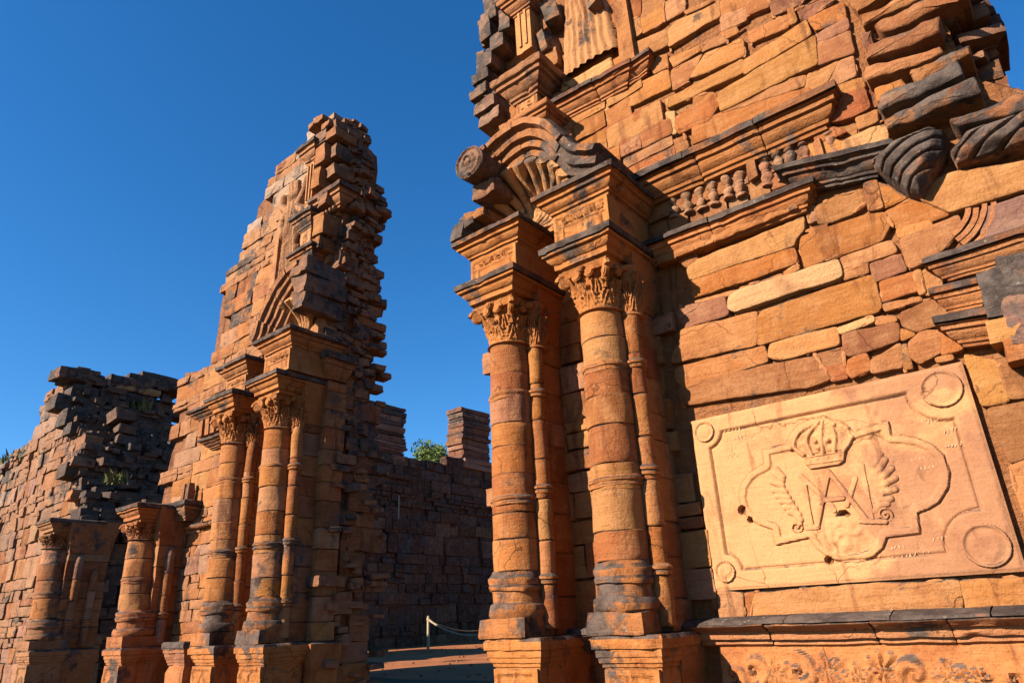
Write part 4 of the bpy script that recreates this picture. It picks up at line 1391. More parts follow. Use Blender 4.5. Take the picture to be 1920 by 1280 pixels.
# broken end stones of the left cornice
for (px, py, w, h, cr) in ((880, 447, .22, .26, .8), (892, 425, .2, .16, .7), (905, 412, .3, .1, .5)):
    place_stone(RP, at(px, py, 5.3), (w, .4, h), rngR, (.30, .17, .09, cr), 0, .15)

# ---- half pediment with shell above the columns
arch = smooth_path([(-4.62, 6.62), (-4.45, 6.82), (-4.15, 6.95), (-3.80, 6.93), (-3.52, 6.72), (-3.36, 6.45), (-3.18, 6.22), (-2.92, 6.08)], 112)
prof = [(-.34, 5.95), (-.34, 5.42), (-.28, 5.40), (-.27, 5.34), (-.19, 5.33), (-.18, 5.27), (-.10, 5.26), (-.09, 5.20), (.0, 5.18), (.02, 5.10), (.10, 5.10), (.13, 5.18), (.13, 5.95)]
voussoirs('arched_pediment', RP, arch, prof, (0, .2, .36, .55, .72, .88, 1.0), 4, (.40, .175, .065, .48))
# scroll roll and rosette at its upper end
mb = MB()
cx, cz = -4.52, 6.70
n = 30
V = []
for y, r in ((5.9, .2), (5.2, .2), (5.0, .215), (4.965, .215), (4.955, .205)):
    th = np.linspace(0, 2 * math.pi, n, endpoint=False)
    V.append(np.stack([cx + r * np.cos(th), np.full(n, y), cz + r * np.sin(th)], -1))
V = np.concatenate(V)
f = grid_faces(n, 5, True) + [tuple(range(4 * n, 5 * n))]
mb.add(V + noise3(V, 5, 2) * .012, f)
def ros(X, Z):
    d = np.hypot(X - cx, Z - cz); th = np.arctan2(Z - cz, X - cx)
    h = .028 * ss(1 - np.abs(d - .18) / .022) + .030 * ss(1 - d / (.14 * (.75 + .25 * np.abs(np.cos(th * 3)))), 0, .3) - .028 * ss(1 - np.abs(d - .062) / .02) + .012 * noise(np.stack([X, 0 * X, Z], -1), 24, 1)
    return h * (d < .205)
relief(mb, cx - .21, cx + .21, cz - .21, cz + .21, 4.955, ros, .011, mask=lambda X, Z: np.hypot(X - cx, Z - cz) < .2)
mb.obj('scroll_rosette', M_CARVED, RP, (.25, .14, .085, .45))
place_stone(RP, (-4.47, 5.5, 6.42), (.34, .7, .2), rngR, (.26, .13, .07, .4), 0, .05)
# shell: flutes fanning out from the foot
mb = MB()
c0 = np.array([-4.12, 5.84])
for k in range(9):
    a = math.radians(128 - k * 14.5)
    P = []
    for t in np.linspace(0, 1, 12):
        rr = .12 + .66 * t
        P.append((c0[0] + rr * math.cos(a) * (1 - .05 * math.sin(t * 3)), 5.62 - .34 * t ** 2.2 + .10 * math.sin(t * 3.1), c0[1] + rr * math.sin(a)))
    tube(mb, P, [.018 + .062 * t for t in np.linspace(0, 1, 12)], 9, k, .010)
mb.obj('shell', M_CARVED, RP, (.66, .34, .125, 0))
mb = MB()
prism(mb, [(-4.62, 5.8), (-3.5, 5.8), (-3.42, 6.35), (-3.7, 6.7), (-4.1, 6.82), (-4.5, 6.6)], 5.66, 6.05, 5, .01)
mb.obj('tympanum', M_CARVED, RP, (.54, .24, .075, .02))

# ---- upper left: pilaster foot, figure, ragged edge
def figure_robe(x0, x1, z0, z1, seed):
    c = (x0 + x1) / 2
    def f(X, Z):
        t = (Z - z0) / (z1 - z0)
        hw = (x1 - x0) / 2 * (1 - .38 * np.clip(t, 0, 1))
        u = (X - c) / hw
        body = np.sqrt(np.clip(1 - u ** 2, 0, 1))
        P3 = np.stack([X, 0 * X, Z], -1)
        folds = .017 * np.sin(u * 23 + noise(P3, 3.5, seed) * 2.4) * (1 - .5 * ss(t, .6, 1))
        return np.where(np.abs(u) < 1, .11 * body ** .6 + folds * body, 0)
    return f
a, b = at(1062, 150, 6), at(1160, 100, 6)
mb = MB()
fz0, fz1 = a[2] - .02, a[2] + 1.55
fx0, fx1 = a[0] - .02, b[0] + .02
fr_ = figure_robe(fx0, fx1, fz0, fz1, 2)
relief(mb, fx0, fx1, fz0, fz1, 6.0, fr_, .016, mask=lambda X, Z: fr_(X, Z) > .002)
mb.obj('carved_figure', M_CARVED, RP, (.52, .26, .10, .08))
for (px, py, rx, h) in ((1040, 35, .14, .42), (1030, 85, .12, .3), (1122, 10, .1, .4)):
    place_stone(RP, at(px, py, 5.98), (rx * 1.6, .34, h), rngR, (.36, .19, .09, .45), 0, .25)
ps = at(1172, 40, 6)
moulding('niche_edge', RP, ps[0] - .05, ps[0] + .05, ps[2] - .75, ps[2] + .9, [(.0, 0), (.07, .02), (.07, .98), (.0, 1)], color=(.5, .22, .07, .05), seed=2)
# block carrying the old number
a, b = at(1052, 190, 6), at(1150, 118, 6)
traced_stone(RP, tr(1, 0, 0, [(1052, 196), (1056, 160), (1150, 108), (1158, 136)]), 6.0, rngR, (.62, .33, .12, 0), .05, .3)
five = smooth_path(tr(1, 0, 0, [(1073, 152), (1064, 155), (1062, 164), (1069, 164), (1073, 172), (1069, 181), (1061, 186)]), 24)
mb = MB(); tube(mb, [(p[0], 5.938, p[1]) for p in five], [.010] * len(five), 6)
mb.obj('painted_number', M_PAINT, RP)
traced_stone(RP, tr(1, 0, 0, [(1058, 186), (1084, 160), (1088, 176), (1064, 192)]), 6.0, rngR, (.78, .58, .32, 0), .055, .2)
# pilaster of the upper storey
pb = at(985, 88, 5.75)
mb = MB(); rect_stack(mb, pb[0], 5.86, .13, .14, [(0, pb[2] - .1), (0, pb[2] + .3), (0, pb[2] + .9), (0, pb[2] + 2.2)], (8, 6), .008, 1)
for s in (-.05, .05):
    box(mb, pb[0] + s - .018, pb[0] + s + .018, 5.70, 5.74, pb[2], pb[2] + 1.4)
mb.obj('pilaster', M_CARVED, RP, (.60, .29, .10, .05))
pc = at(985, 20, 5.7)
mb = MB(); rect_stack(mb, pb[0], 5.86, .13, .14, [(o * .9, pc[2] + .02 + t * .3) for o, t in CORNICE], (12, 10), .01, 2)
mb.obj('pilaster_capital', M_CARVED, RP, (.45, .2, .08, .4))
q = at(1018, 135, 5.45)
mb = MB(); rect_stack(mb, pb[0] + .02, 5.86, .19, .2, [(o * 1.1, q[2] - .02 + t * .40) for o, t in CORNICE], (14, 12), .014, 3, 5, .04)
mb.obj('pilaster_pedestal_cornice', M_CARVED, RP, (.36, .17, .075, .40))
q2_ = at(990, 210, 5.55)
mb = MB(); rect_stack(mb, pb[0] + .02, 5.86, .17, .19, [(0, q2_[2] + .02), (0, q[2] - .02)], (10, 10), .008, 4)
def fl(X, Z):
    cz_ = (q2_[2] + q[2]) / 2 + .04
    cx_ = pb[0] + .02
    d = np.hypot(X - cx_, Z - cz_); th = np.arctan2(Z - cz_, X - cx_)
    h = .022 * ss(1 - d / (.12 * (.7 + .3 * np.cos(th * 6))), 0, .4)
    return np.maximum(h, .02 * ss(1 - np.abs(np.minimum(.15 - np.abs(X - cx_), .26 - np.abs(Z - cz_)) - .015) / .02)) + .004 * noise(np.stack([X, 0 * X, Z], -1), 30)
relief(mb, pb[0] - .14, pb[0] + .18, q2_[2] + .04, q[2] - .04, 5.665, fl, .012, .05)
mb.obj('pilaster_pedestal', M_CARVED, RP, (.56, .26, .09, .03))
mb = MB(); rect_stack(mb, pb[0] + .06, 5.86, .23, .2, [(o * .8, q2_[2] - .24 + t * .26) for o, t in CORNICE], (14, 10), .012, 5)
mb.obj('small_cornice', M_CARVED, RP, (.48, .2, .07, .2))
for (px, py, w, h, cr) in ((925, 30, .3, .35, .6), (915, 70, .3, .3, .6), (935, 95, .3, .22, .5), (915, 130, .4, .22, .55), (905, 160, .38, .12, .45), (903, 185, .42, .14, .45), (915, 212, .5, .14, .3), (925, 236, .5, .16, .15), (950, 55, .25, .3, .6), (940, 5, .3, .3, .5), (950, -35, .5, .3, .4)):
    place_stone(RP, at(px + 14, py, 6.0), (w * .8, .5, h * 1.3), rngR, (.27, .165, .105, min(1, cr + .12)), 0, .07)
for (px, py, w, h) in ((1000, 250, .5, .2), (960, 236, .4, .2), (1040, 245, .35, .25), (1060, 200, .3, .3), (1035, 165, .22, .3), (1045, 120, .2, .3), (1025, 50, .2, .4), (1010, 100, .25, .25), (1065, 262, .3, .2)):
    place_stone(RP, at(px, py, 6.06), (w, .3, h), rngR, tone('m', PAL_RIGHT, rngR, .15), 0, .03)

# ---- fluted scrolls of the side door gable
def groove_stone(name, poly, ang, pitch, proud, color, curve=0.0, y=6.0, thick=.7):
    P = tr(R7[0], R7[1], R7[2], poly)
    A = np.array(P)
    c = A.mean(0)
    u = np.array([math.cos(ang), math.sin(ang)])
    def fun(X, Z):
        sd = sd_poly(X, Z, P)
        s = (X - c[0]) * -u[1] + (Z - c[1]) * u[0]
        t = (X - c[0]) * u[0] + (Z - c[1]) * u[1]
        w = np.abs(np.sin((s + curve * t * t) / pitch * math.pi))
        P3 = np.stack([X, 0 * X, Z], -1)
        return proud - .070 * (1 - w) ** 4 * ss(sd, 0, .03) - .5 * ss(.02 - sd, 0, .035) - .10 * ss(.10 - sd, 0, .10) + .014 * fbm(P3, 6, 3)
    mb = MB()
    relief(mb, A[:, 0].min() - .05, A[:, 0].max() + .05, A[:, 1].min() - .05, A[:, 1].max() + .05, y, fun, .009, mask=lambda X, Z: sd_poly(X, Z, P) > -.014)
    return mb.obj(name, M_CARVED, RP, color)
groove_stone('fluted_scroll', [(940, 880), (1060, 772), (1250, 697), (1338, 722), (1330, 832), (1212, 1058), (1122, 1030), (952, 912)], math.radians(24), .10, .26, (.32, .16, .085, .5), .9)
groove_stone('fluted_scroll', [(1340, 832), (1432, 722), (1725, 612), (1800, 600), (1800, 780), (1725, 802), (1382, 908)], math.radians(28), .11, .24, (.38, .19, .10, .4), .2)

# ---- lintel and impost of the side door
def lin(A, B, Ab, name, proud, col, seed, prof=None):
    a, b, c = at(*A, 6), at(*B, 6), at(*Ab, 6)
    zt = (a[2] + b[2]) / 2
    return moulding(name, RP, a[0], b[0], zt - (a[2] - c[2]), zt, prof or [(p * proud, t) for p, t in CORNICE], slope=(b[2] - a[2]) / (b[0] - a[0]), color=col, seed=seed)
lin((1757, 488), (1960, 424), (1770, 532), 'door_lintel', .55, (.47, .20, .07, .12), 21)
mb = MB()
for k, (rr, pr) in enumerate(((.28, .025), (.335, .015), (.39, .03), (.45, .02))):
    cen = at(1740, 402, 6)
    th = np.linspace(math.radians(-66), math.radians(6), 18)
    V = [(cen[0] + rr * math.cos(t), cen[2] + rr * math.sin(t)) for t in th]
    sweep_xz(mb, V, [(-.02, 6.05), (-.018, 6.0 - pr), (.018, 6.0 - pr - .006), (.022, 6.05)], k, .006)
mb.obj('curved_moulding', M_CARVED, RP, (.45, .19, .075, .15))
lin((1762, 545), (1832, 528), (1775, 592), 'impost', .45, (.46, .185, .06, .06), 22)
lin((1834, 528), (1866, 522), (1846, 570), 'impost', .30, (.40, .16, .06, .2), 23)
lin((1788, 598), (1858, 586), (1800, 654), 'impost', .75, (.45, .19, .065, .06), 24)
lin((1860, 588), (1884, 584), (1872, 640), 'impost', .35, (.40, .16, .06, .2), 25)
for (px, py, w, h, cr, k) in ((1890, 535, .34, .22, .9, 'g'), (1900, 575, .34, .2, .85, 'g'), (1925, 520, .3, .26, .9, 'g'), (1905, 625, .3, .18, .2, 'o'), (1930, 650, .3, .25, .1, 'o'), (1945, 600, .4, .4, .6, 'g')):
    place_stone(RP, at(px, py, 5.98), (w, .4, h), rngR, tone(k, PAL_RIGHT, rngR, cr), 0, .06)
# plain masonry out of the picture to the right
courses(RP, .05, 3.2, 1.6, 4.6, Face(lambda x, z: (x, 6.02, z), (0, -1, 0)), lambda x, z: z < 4.6 - max(0, x - .4) * .4 and x > .28, random.Random(35), (.25, .4), (1.2, 2.6), .3, .02, PAL_RIGHT, lambda x, z: .1)

# ------------------------------------------------------------------ left portal fragment
LP = thing(empty('church_portal', (-10.2, 6.5, 0.0)), 'slender stepped ruin tower left of the opening with two columns and a small carved shell', 'ruin', 'two halves of the ruined portal')
rngL = random.Random(77)
OUT_L = [(-14.1, -.3), (-14.1, 3.4), (-14.0, 4.7), (-13.75, 5.3), (-13.8, 6.0), (-13.95, 6.35), (-13.85, 6.75), (-12.7, 6.55), (-12.62, 6.6), (-12.6, 7.5), (-12.53, 8.4), (-12.05, 8.8), (-11.65, 9.25), (-11.46, 9.9),
         (-11.1, 10.12), (-10.7, 10.35), (-10.18, 10.55), (-9.75, 10.68), (-9.3, 10.76), (-8.95, 10.6), (-8.5, 10.1), (-8.48, 9.78), (-8.6, 9.0), (-8.4, 8.6), (-8.5, 8.0), (-8.56, 7.4), (-8.45, 6.6), (-8.45, -.3)]
inL = in_poly(OUT_L)
mb = MB()
c_ = np.array([-10.6, 5.2])
prism(mb, [tuple(c_ + (np.array(p) - c_) * [.955, .972]) for p in OUT_L], 6.10, 6.85, 9, .03, .35)
mb.obj('rubble_core', M_CORE, LP, (.30, .135, .06, .15), smooth=False)
def crustL(x, z):
    edge = .22 * float(np.clip((z - 6.5) / 3, 0, 1))
    if z > 7.2 and x < -11.4 - (z - 8.4) * .1:
        edge = .6
    if z > 9.6:
        edge = max(edge, .45)
    return .04 + edge * rngL.uniform(.3, 1.3) + (.25 if (x < -13 and z > 5.5) else 0)
frontL = Face(lambda x, z: (x, 6.0, z), (0, -1, 0))
st = courses(LP, -14.2, -8.5, -.1, 10.9, frontL, lambda x, z: inL(x, z) and x < -8.5, random.Random(41), (.15, .36), (1.0, 3.4), .42, .018, PAL_LEFT, crustL, .002, 0.0, .006, .010, .38)
for o in st:
    # bare pale stones crown the stepped left edge
    x, z = o.location.x + LP.location.x, o.location.z
    if z > 8.7 and not inL(x - .30, z + .22):
        o.color = (.50, .37, .26, .25)
    elif z > 8.3:
        o.color = ((.44, .24, .11) if z < 9.4 else (.44, .31, .20)) + (o.color[3] + .10,)
# broken end towards the opening: stones running through the thickness
def depth_back(z):
    return np.interp(z, [0, 1.5, 5.6, 6.7, 7.4, 7.8, 8.2, 8.8, 9.0, 9.3, 9.7, 10.1, 10.8], [7.25, 7.22, 7.08, 7.02, 6.9, 6.75, 6.9, 7.0, 6.95, 6.6, 6.65, 6.6, 6.4])
def edge_x(z):
    return np.interp(z, [0, 6.6, 7.4, 8.0, 8.6, 9.0, 9.8, 10.8], [-8.45, -8.45, -8.56, -8.5, -8.4, -8.58, -8.5, -8.8])
endF = Face(lambda y, z: (edge_x(z), y, z), (1, 0, 0))
for o in courses(LP, 5.98, 7.4, -.1, 10.6, endF, lambda y, z: y < depth_back(z) - .02 and y > 6.06, random.Random(43), (.16, .38), (1.0, 2.4), .5, .03, [(.36, .15, .055), (.42, .17, .055), (.30, .125, .055), (.34, .16, .08)],
                 lambda y, z: .10 + (.6 * rngL.random() if z > 6.7 else .2 * rngL.random()), .003, math.pi / 2, .008, .012, .40):
    pass
# ragged stones bedded at the back of the broken end
for (px, py, w, h, cr) in ((668, 255, .6, .24, .6), (676, 275, .7, .3, .65), (672, 305, .7, .26, .6), (664, 335, .5, .2, .5), (690, 375, .7, .2, .7), (698, 388, .7, .2, .75), (695, 405, .7, .2, .7), (690, 425, .6, .16, .6), (695, 448, .5, .14, .6),
                           (680, 470, .5, .18, .4), (672, 500, .5, .3, .4), (685, 530, .5, .22, .4), (692, 560, .5, .2, .5), (698, 590, .5, .26, .6), (705, 620, .45, .3, .5), (655, 266, .4, .16, .5)):
    p = atx(px - 34, py, -8.80)
    place_stone(LP, p, (w * rngL.uniform(.6, .85), .55, h * 1.1), rngL, (.28, .145, .075, cr), math.pi / 2, .07)
for (px, py, w, h, k) in ((616, 236, .34, .16, 'g'), (630, 246, .3, .16, 'g'), (604, 246, .3, .16, 'g'), (640, 262, .35, .2, 'g'), (622, 268, .4, .26, 'g'), (622, 300, .34, .5, 'm'), (612, 345, .3, .5, 'm'), (625, 385, .34, .3, 'p'), (618, 430, .36, .5, 'm'), (612, 465, .3, .3, 'o')):
    place_stone(LP, at(px, py, 6.0), (w * .8, .5, h * .8), rngL, tone(k, PAL_LEFT, rngL, .12), 0, .03)
# jamb pilaster beside the opening
pier(LP, -8.60, 6.12, .16, .17, 5.2, 303, (.44, .175, .05, .12), False, PAL_LEFT)
stack_obj('jamb_capital', LP, -8.60, 6.08, .17, .17, CORNICE, 5.22, 5.62, (14, 14), .02, 5, (.40, .17, .06, .25), .7)
place_stone(LP, (-8.6, 6.0, 5.85), (.4, .4, .4), rngL, (.26, .13, .07, .7), 0, .1)
place_stone(LP, (-8.62, 6.05, 6.25), (.36, .4, .34), rngL, (.26, .13, .07, .7), 0, .1)
# columns
for (X, Xt, sd) in ((-8.88, -8.99, 201), (-10.10, -10.22, 202)):
    pier(LP, X + .0, 5.90, .29, .22, 4.5, sd, (.44, .165, .045, .06), True, PAL_LEFT)
    capital_mesh((Xt + .27, 5.68), .12, 4.36, 4.9, .2, sd + 7, False).obj('pier_leaf_capital', M_CARVED, LP, (.46, .18, .05, .1))
    column(LP, (X, Xt), 5.52, .238, sd, ped_x=X + .12, ped_y=5.56, abac=(Xt + .08, 5.50), col=(.50, .20, .055, .1), n=28, ped_hw=.28)
    half_column(LP, (X + Xt) / 2 + .285, 5.62, .085, 1.55, 4.36, sd + 5, rings=(2.0, 2.8, 3.84))
entablature(LP, -8.80, 5.66, .34, .38, 5.21, 5.56, 5.86, 211, crust=.35, fr_seed=6, col=(.46, .19, .06, .1))
entablature(LP, -10.10, 5.70, .30, .34, 5.21, 5.50, 5.78, 212, crust=.45, fr_seed=7, col=(.44, .19, .065, .1))
# console row and small cornice over the wing wall
for i in range(7):
    mb = MB(); x = -12.3 + i * .22
    prism(mb, [(x, 5.02), (x + .13, 5.02), (x + .13, 5.34), (x, 5.34)], 5.88, 6.05, i, .012, .06)
    mb.obj('carved_block', M_CARVED, LP, tone('m', PAL_LEFT, rngL, .05))
moulding('small_cornice', LP, -12.5, -10.5, 5.36, 5.58, CORNICE, color=(.40, .19, .08, .35), seed=31, rough=.02)
moulding('small_cornice', LP, -11.9, -10.75, 4.72, 4.92, CORNICE, color=(.36, .17, .08, .4), seed=32, rough=.02)
# broken console, ledge and carved dado of the wing wall
stack_obj('console', LP, -12.42, 5.98, .22, .16, CORNICE, 3.52, 3.86, (16, 12), .018, 71, (.30, .15, .075, .5), .7)
for s_ in (-.10, .06):
    mb = MB(); rect_stack(mb, -12.42 + s_, 5.9, .05, .06, [(0, 3.86), (0, 4.1), (-.01, 4.2)], (6, 6), .01, 3); mb.obj('console_stub', M_CARVED, LP, (.34, .16, .07, .4))
moulding('ledge', LP, -12.35, -10.55, 3.36, 3.46, [(.02, 0), (.06, .2), (.08, .5), (.07, .8), (.02, 1)], color=(.40, .18, .08, .2), seed=72, rough=.02)
mb = MB(); rect_stack(mb, -11.75, 5.94, .26, .18, [(0, -.1), (0, .6), (.02, 1.1), (0, 1.22)], (12, 10), .03, 73, 4, .05); mb.obj('carved_block', M_CARVED, LP, (.44, .18, .065, .1))
stack_obj('dado_cornice', LP, -11.75, 5.94, .26, .18, CORNICE, 1.22, 1.56, (18, 14), .02, 74, (.36, .16, .08, .3), .5)
mb = MB()
def fan(X, Z):
    dx, dz = X + 11.05, Z - .62
    r = np.hypot(dx, dz); th = np.arctan2(dz, dx)
    return .05 * ss(.62 - r, 0, .06) * (.35 + .65 * np.abs(np.cos(th * 8))) * (dz > -.05)
relief(mb, -11.42, -10.66, .5, 1.32, 5.93, fan, .016, .12)
mb.obj('carved_fan', M_CARVED, LP, (.46, .19, .07, .08))

# half arch with shell, mirrored
arch = smooth_path([(-9.62, 5.98), (-9.44, 6.30), (-9.18, 6.68), (-8.86, 6.94), (-8.52, 7.0)], 80)
prof = [(-.36, 5.95), (-.36, 5.52), (-.30, 5.50), (-.29, 5.44), (-.22, 5.43), (-.21, 5.38), (-.13, 5.37), (-.12, 5.32), (-.04, 5.31), (-.03, 5.26), (.05, 5.25), (.08, 5.32), (.08, 5.95)]
voussoirs('arched_pediment', LP, arch, prof, (0, .25, .5, .78, 1.0), 14, (.36, .17, .075, .30))
mb = MB()
c0 = np.array([-8.92, 5.86])
for k in range(8):
    a = math.radians(148 - k * 15)
    P = []
    for t in np.linspace(0, 1, 10):
        rr = .10 + .58 * t
        P.append((c0[0] + rr * math.cos(a), 5.66 - .26 * t ** 2 + .08 * math.sin(t * 3.1), c0[1] + rr * math.sin(a)))
    tube(mb, P, [.016 + .055 * t for t in np.linspace(0, 1, 10)], 8, k, .010)
mb.obj('shell', M_CARVED, LP, (.62, .33, .13, 0))
mb = MB(); prism(mb, [(-9.5, 5.8), (-8.46, 5.8), (-8.46, 6.75), (-8.9, 6.8), (-9.3, 6.3)], 5.70, 6.05, 5, .01)
mb.obj('tympanum', M_CARVED, LP, (.50, .24, .09, .02))
for (x, z, w, h) in ((-8.50, 6.92, .42, .3), (-8.44, 6.62, .36, .3), (-8.46, 6.34, .3, .3)):
    place_stone(LP, (x, 5.68, z), (w, .8, h), rngL, (.26, .14, .08, .65), 0, .06)
# upper storey: pilaster, pedestal, figure
def lp_stack(name, prof, cx, cy, hx, hy, z0, z1, col, k=1.0, seed=0):
    stack_obj(name, LP, cx, cy, hx, hy, prof, z0, z1, (14, 12), .012, seed, col, k)
mb = MB(); rect_stack(mb, -9.26, 5.98, .10, .13, [(0, 8.75), (0, 9.1), (0, 9.4), (0, 9.62)], (6, 6), .006, 1)
for s_ in (-.045, .045):
    box(mb, -9.26 + s_ - .014, -9.26 + s_ + .014, 5.82, 5.86, 8.8, 9.55)
mb.obj('pilaster', M_CARVED, LP, (.56, .28, .11, .05))
lp_stack('pilaster_capital', CORNICE, -9.24, 5.98, .12, .14, 9.58, 9.98, (.44, .22, .10, .3), .85, 5)
mb = MB(); rect_stack(mb, -9.24, 5.98, .14, .15, [(.03, 8.42), (0, 8.5), (-.02, 8.7), (-.03, 8.78)], (6, 6), .01, 6); mb.obj('pilaster_base', M_CARVED, LP, (.52, .26, .10, .1))
lp_stack('pilaster_pedestal_cornice', CORNICE, -9.2, 5.98, .17, .17, 8.12, 8.46, (.42, .2, .09, .25), .8, 7)
mb = MB(); rect_stack(mb, -9.18, 5.98, .15, .17, [(0, 7.72), (0, 7.95), (0, 8.14)], (6, 6), .008, 8)
def fl2(X, Z):
    d = np.hypot(X + 9.18, Z - 7.92); th = np.arctan2(Z - 7.92, X + 9.18)
    return .02 * ss(1 - d / (.11 * (.7 + .3 * np.cos(th * 5))), 0, .4) + .003 * noise(np.stack([X, 0 * X, Z], -1), 30)
relief(mb, -9.32, -9.04, 7.74, 8.10, 5.805, fl2, .014, .04)
mb.obj('pilaster_pedestal', M_CARVED, LP, (.54, .27, .11, .03))
lp_stack('small_cornice', CORNICE, -9.14, 5.98, .22, .16, 7.44, 7.70, (.44, .2, .08, .2), .8, 9)
moulding('small_cornice', LP, -8.98, -8.42, 8.34, 8.74, CORNICE, color=(.42, .2, .09, .2), seed=41, slope=.0)
for i in range(5):
    mb = MB(); lathe(mb, -8.9 + i * .10, 5.88, [(.005, 8.28), (.03, 8.30), (.035, 8.33), (.005, 8.36)], 8, 0); mb.obj('carved_bead', M_CARVED, LP, (.44, .22, .1, .1))
mb = MB()
fa = figure_robe(-10.15, -9.62, 7.45, 9.05, 6)
def fig(X, Z):
    h = fa(X, Z)
    hd = np.hypot(X + 9.86, (Z - 9.16) * .85)
    face = .17 * np.sqrt(np.clip(1 - (hd / .13) ** 2, 0, 1))
    h = np.maximum(h, face)
    for ex in (-9.91, -9.81):
        h = h - .02 * ss(1 - np.hypot(X - ex, Z - 9.18) / .025)
    h = h + .025 * ss(1 - np.hypot((X + 9.86) * 1.5, Z - 9.14) / .04) * (hd < .12)
    for pts in ([(-10.02, 8.9), (-10.18, 8.75), (-10.12, 8.45)], [(-9.70, 8.9), (-9.52, 8.72), (-9.6, 8.45)], [(-9.68, 8.95), (-9.5, 9.15), (-9.42, 9.38)], [(-10.05, 8.95), (-10.22, 9.1), (-10.2, 9.3)]):
        d = d_poly(X, Z, pts)
        h = np.maximum(h, .12 * np.sqrt(np.clip(1 - (d / .085) ** 2, 0, 1)))
    return h
relief(mb, -10.4, -9.3, 7.45, 9.5, 5.97, fig, .018, mask=lambda X, Z: fig(X, Z) > .004)
mb.obj('carved_figure', M_CARVED, LP, (.46, .25, .12, .12))
moulding('niche_edge', LP, -10.36, -10.28, 7.4, 8.9, [(0, 0), (.06, .02), (.06, .98), (0, 1)], color=(.44, .21, .09, .2), seed=5)

# short broken columns of the side doorway
def short_column(parent, X, sd, ztop, r, col, cr):
    e = column(parent, (X, X - .20), 5.50, r, sd, (1.5, 2.08), ztop, 4, (2.55,), True, X + .05, 5.52, (X - .1, 5.50), col=col, relief_kind=oval_fun, n=26, tall_cap=.28, pal=PAL_LEFT, base_crust=.2)
    pier(parent, X - .03, 5.98, .27, .40, ztop - .1, sd, (.40, .155, .055, cr), True, PAL_LEFT)
    half_column(parent, X + .26, 5.80, .085, 1.55, ztop - .2, sd + 3, (2.0,), PAL_LEFT, 4)
    half_column(parent, X + .28, 6.12, .075, 1.55, ztop - .5, sd + 4, (2.0,), PAL_LEFT, 4)
short_column(LP, -12.80, 221, 3.22, .27, (.46, .18, .06, .1), .15)

# ------------------------------------------------------------------ ruined wall beyond the side doorway
RW = thing(empty('ruined_wall', (-21.5, 7.0, 0.0)), 'long rough stone wall at the left edge with a blackened broken end and a stepped top', 'wall')
OUT_W = [(-31, -.3), (-31, 3.6), (-28, 5.0), (-26, 5.8), (-24.6, 6.35), (-23.5, 6.8), (-22.4, 7.1), (-22.2, 7.6), (-22.3, 8.35), (-21.4, 8.5), (-20.3, 8.35), (-19.95, 8.1), (-19.8, 7.3), (-18.9, 6.5), (-18.2, 6.0), (-18.3, 5.2), (-17.5, 4.6), (-17.1, 4.1), (-16.9, 3.9), (-16.7, -.3)]
inW = in_poly(OUT_W)
mb = MB()
prism(mb, [(x + (.12 if x < -25 else -.22), z - .16 if z > 0 else z) for x, z in OUT_W], 6.12, 8.62, 6, .04, .4)
mb.obj('rubble_core', M_CORE, RW, (.22, .12, .07, .3), smooth=False)
def crustW(x, z):
    top = 6.35 + (x + 24.6) * .42 if x < -22.3 else 8.8
    return .12 + (.60 if z > top - 1.4 else .25 * (z > top - 3)) * rngL.uniform(.4, 1.3)
for o in courses(RW, -30.6, -16.05, -.1, 9.1, frontL, inW, random.Random(51), (.16, .50), (.7, 2.4), .5, .04, PAL_FAR, crustW, .006, 0.0, .015, .02, .25):
    z = o.location.z; x = o.location.x + RW.location.x
    top = 6.35 + (x + 24.6) * .42 if x < -22.3 else 8.8
    t = float(np.clip((z - (top - 3.2)) / 2.2, 0, 1)) * rngL.uniform(.5, 1)
    c = np.array(o.color[:3]) * (1 - t) + np.array((.36, .27, .19)) * t
    o.color = (c[0], c[1], c[2], o.color[3])
# blackened broken end, facing the doorway
def endx(z):
    return float(np.interp(z, [0, 3.9, 4.1, 4.6, 5.2, 6.0, 6.5, 7.4, 8.5, 9], [-16.7, -16.9, -17.1, -17.5, -18.2, -18.3, -18.9, -19.8, -20.0, -20.2]))
endW = Face(lambda y, z: (endx(z), y, z), (1, 0, 0))
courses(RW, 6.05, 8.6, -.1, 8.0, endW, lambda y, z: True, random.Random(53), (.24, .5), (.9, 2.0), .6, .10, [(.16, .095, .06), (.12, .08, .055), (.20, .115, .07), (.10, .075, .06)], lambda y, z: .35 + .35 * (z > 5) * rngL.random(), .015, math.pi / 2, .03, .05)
for (px, py, w, h, k, cr) in ((140, 692, 1.0, .3, 'g', .7), (150, 700, .9, .3, 'g', .7), (228, 708, .9, .25, 'g', .8), (262, 705, .9, .3, 'g', .9), (290, 706, 1.1, .34, 'g', .9), (305, 715, 1.0, .3, 'g', .9), (250, 722, 1.2, .2, 'w', .5), (210, 762, 1.0, .16, 'w', .4)):
    p = atx(px, py + 14, -20.3)
    place_stone(RW, p, (w, .9, h), rngL, tone(k, PAL_FAR, rngL, cr), math.pi / 2, .08)
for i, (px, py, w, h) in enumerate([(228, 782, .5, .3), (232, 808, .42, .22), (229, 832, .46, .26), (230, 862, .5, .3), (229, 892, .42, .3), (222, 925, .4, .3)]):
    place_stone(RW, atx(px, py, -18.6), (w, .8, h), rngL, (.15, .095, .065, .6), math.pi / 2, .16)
short_column(RW, -16.9, 231, 3.45, .30, (.40, .20, .085, .1), .35)
for i, (px, py, w, h) in enumerate([(152, 870, .5, .3), (150, 930, .5, .3)]):
    place_stone(RW, at(px, py, 6.0), (w * .8, .5, h * .75), rngL, tone('m', PAL_FAR, rngL, .3), 0, .16)

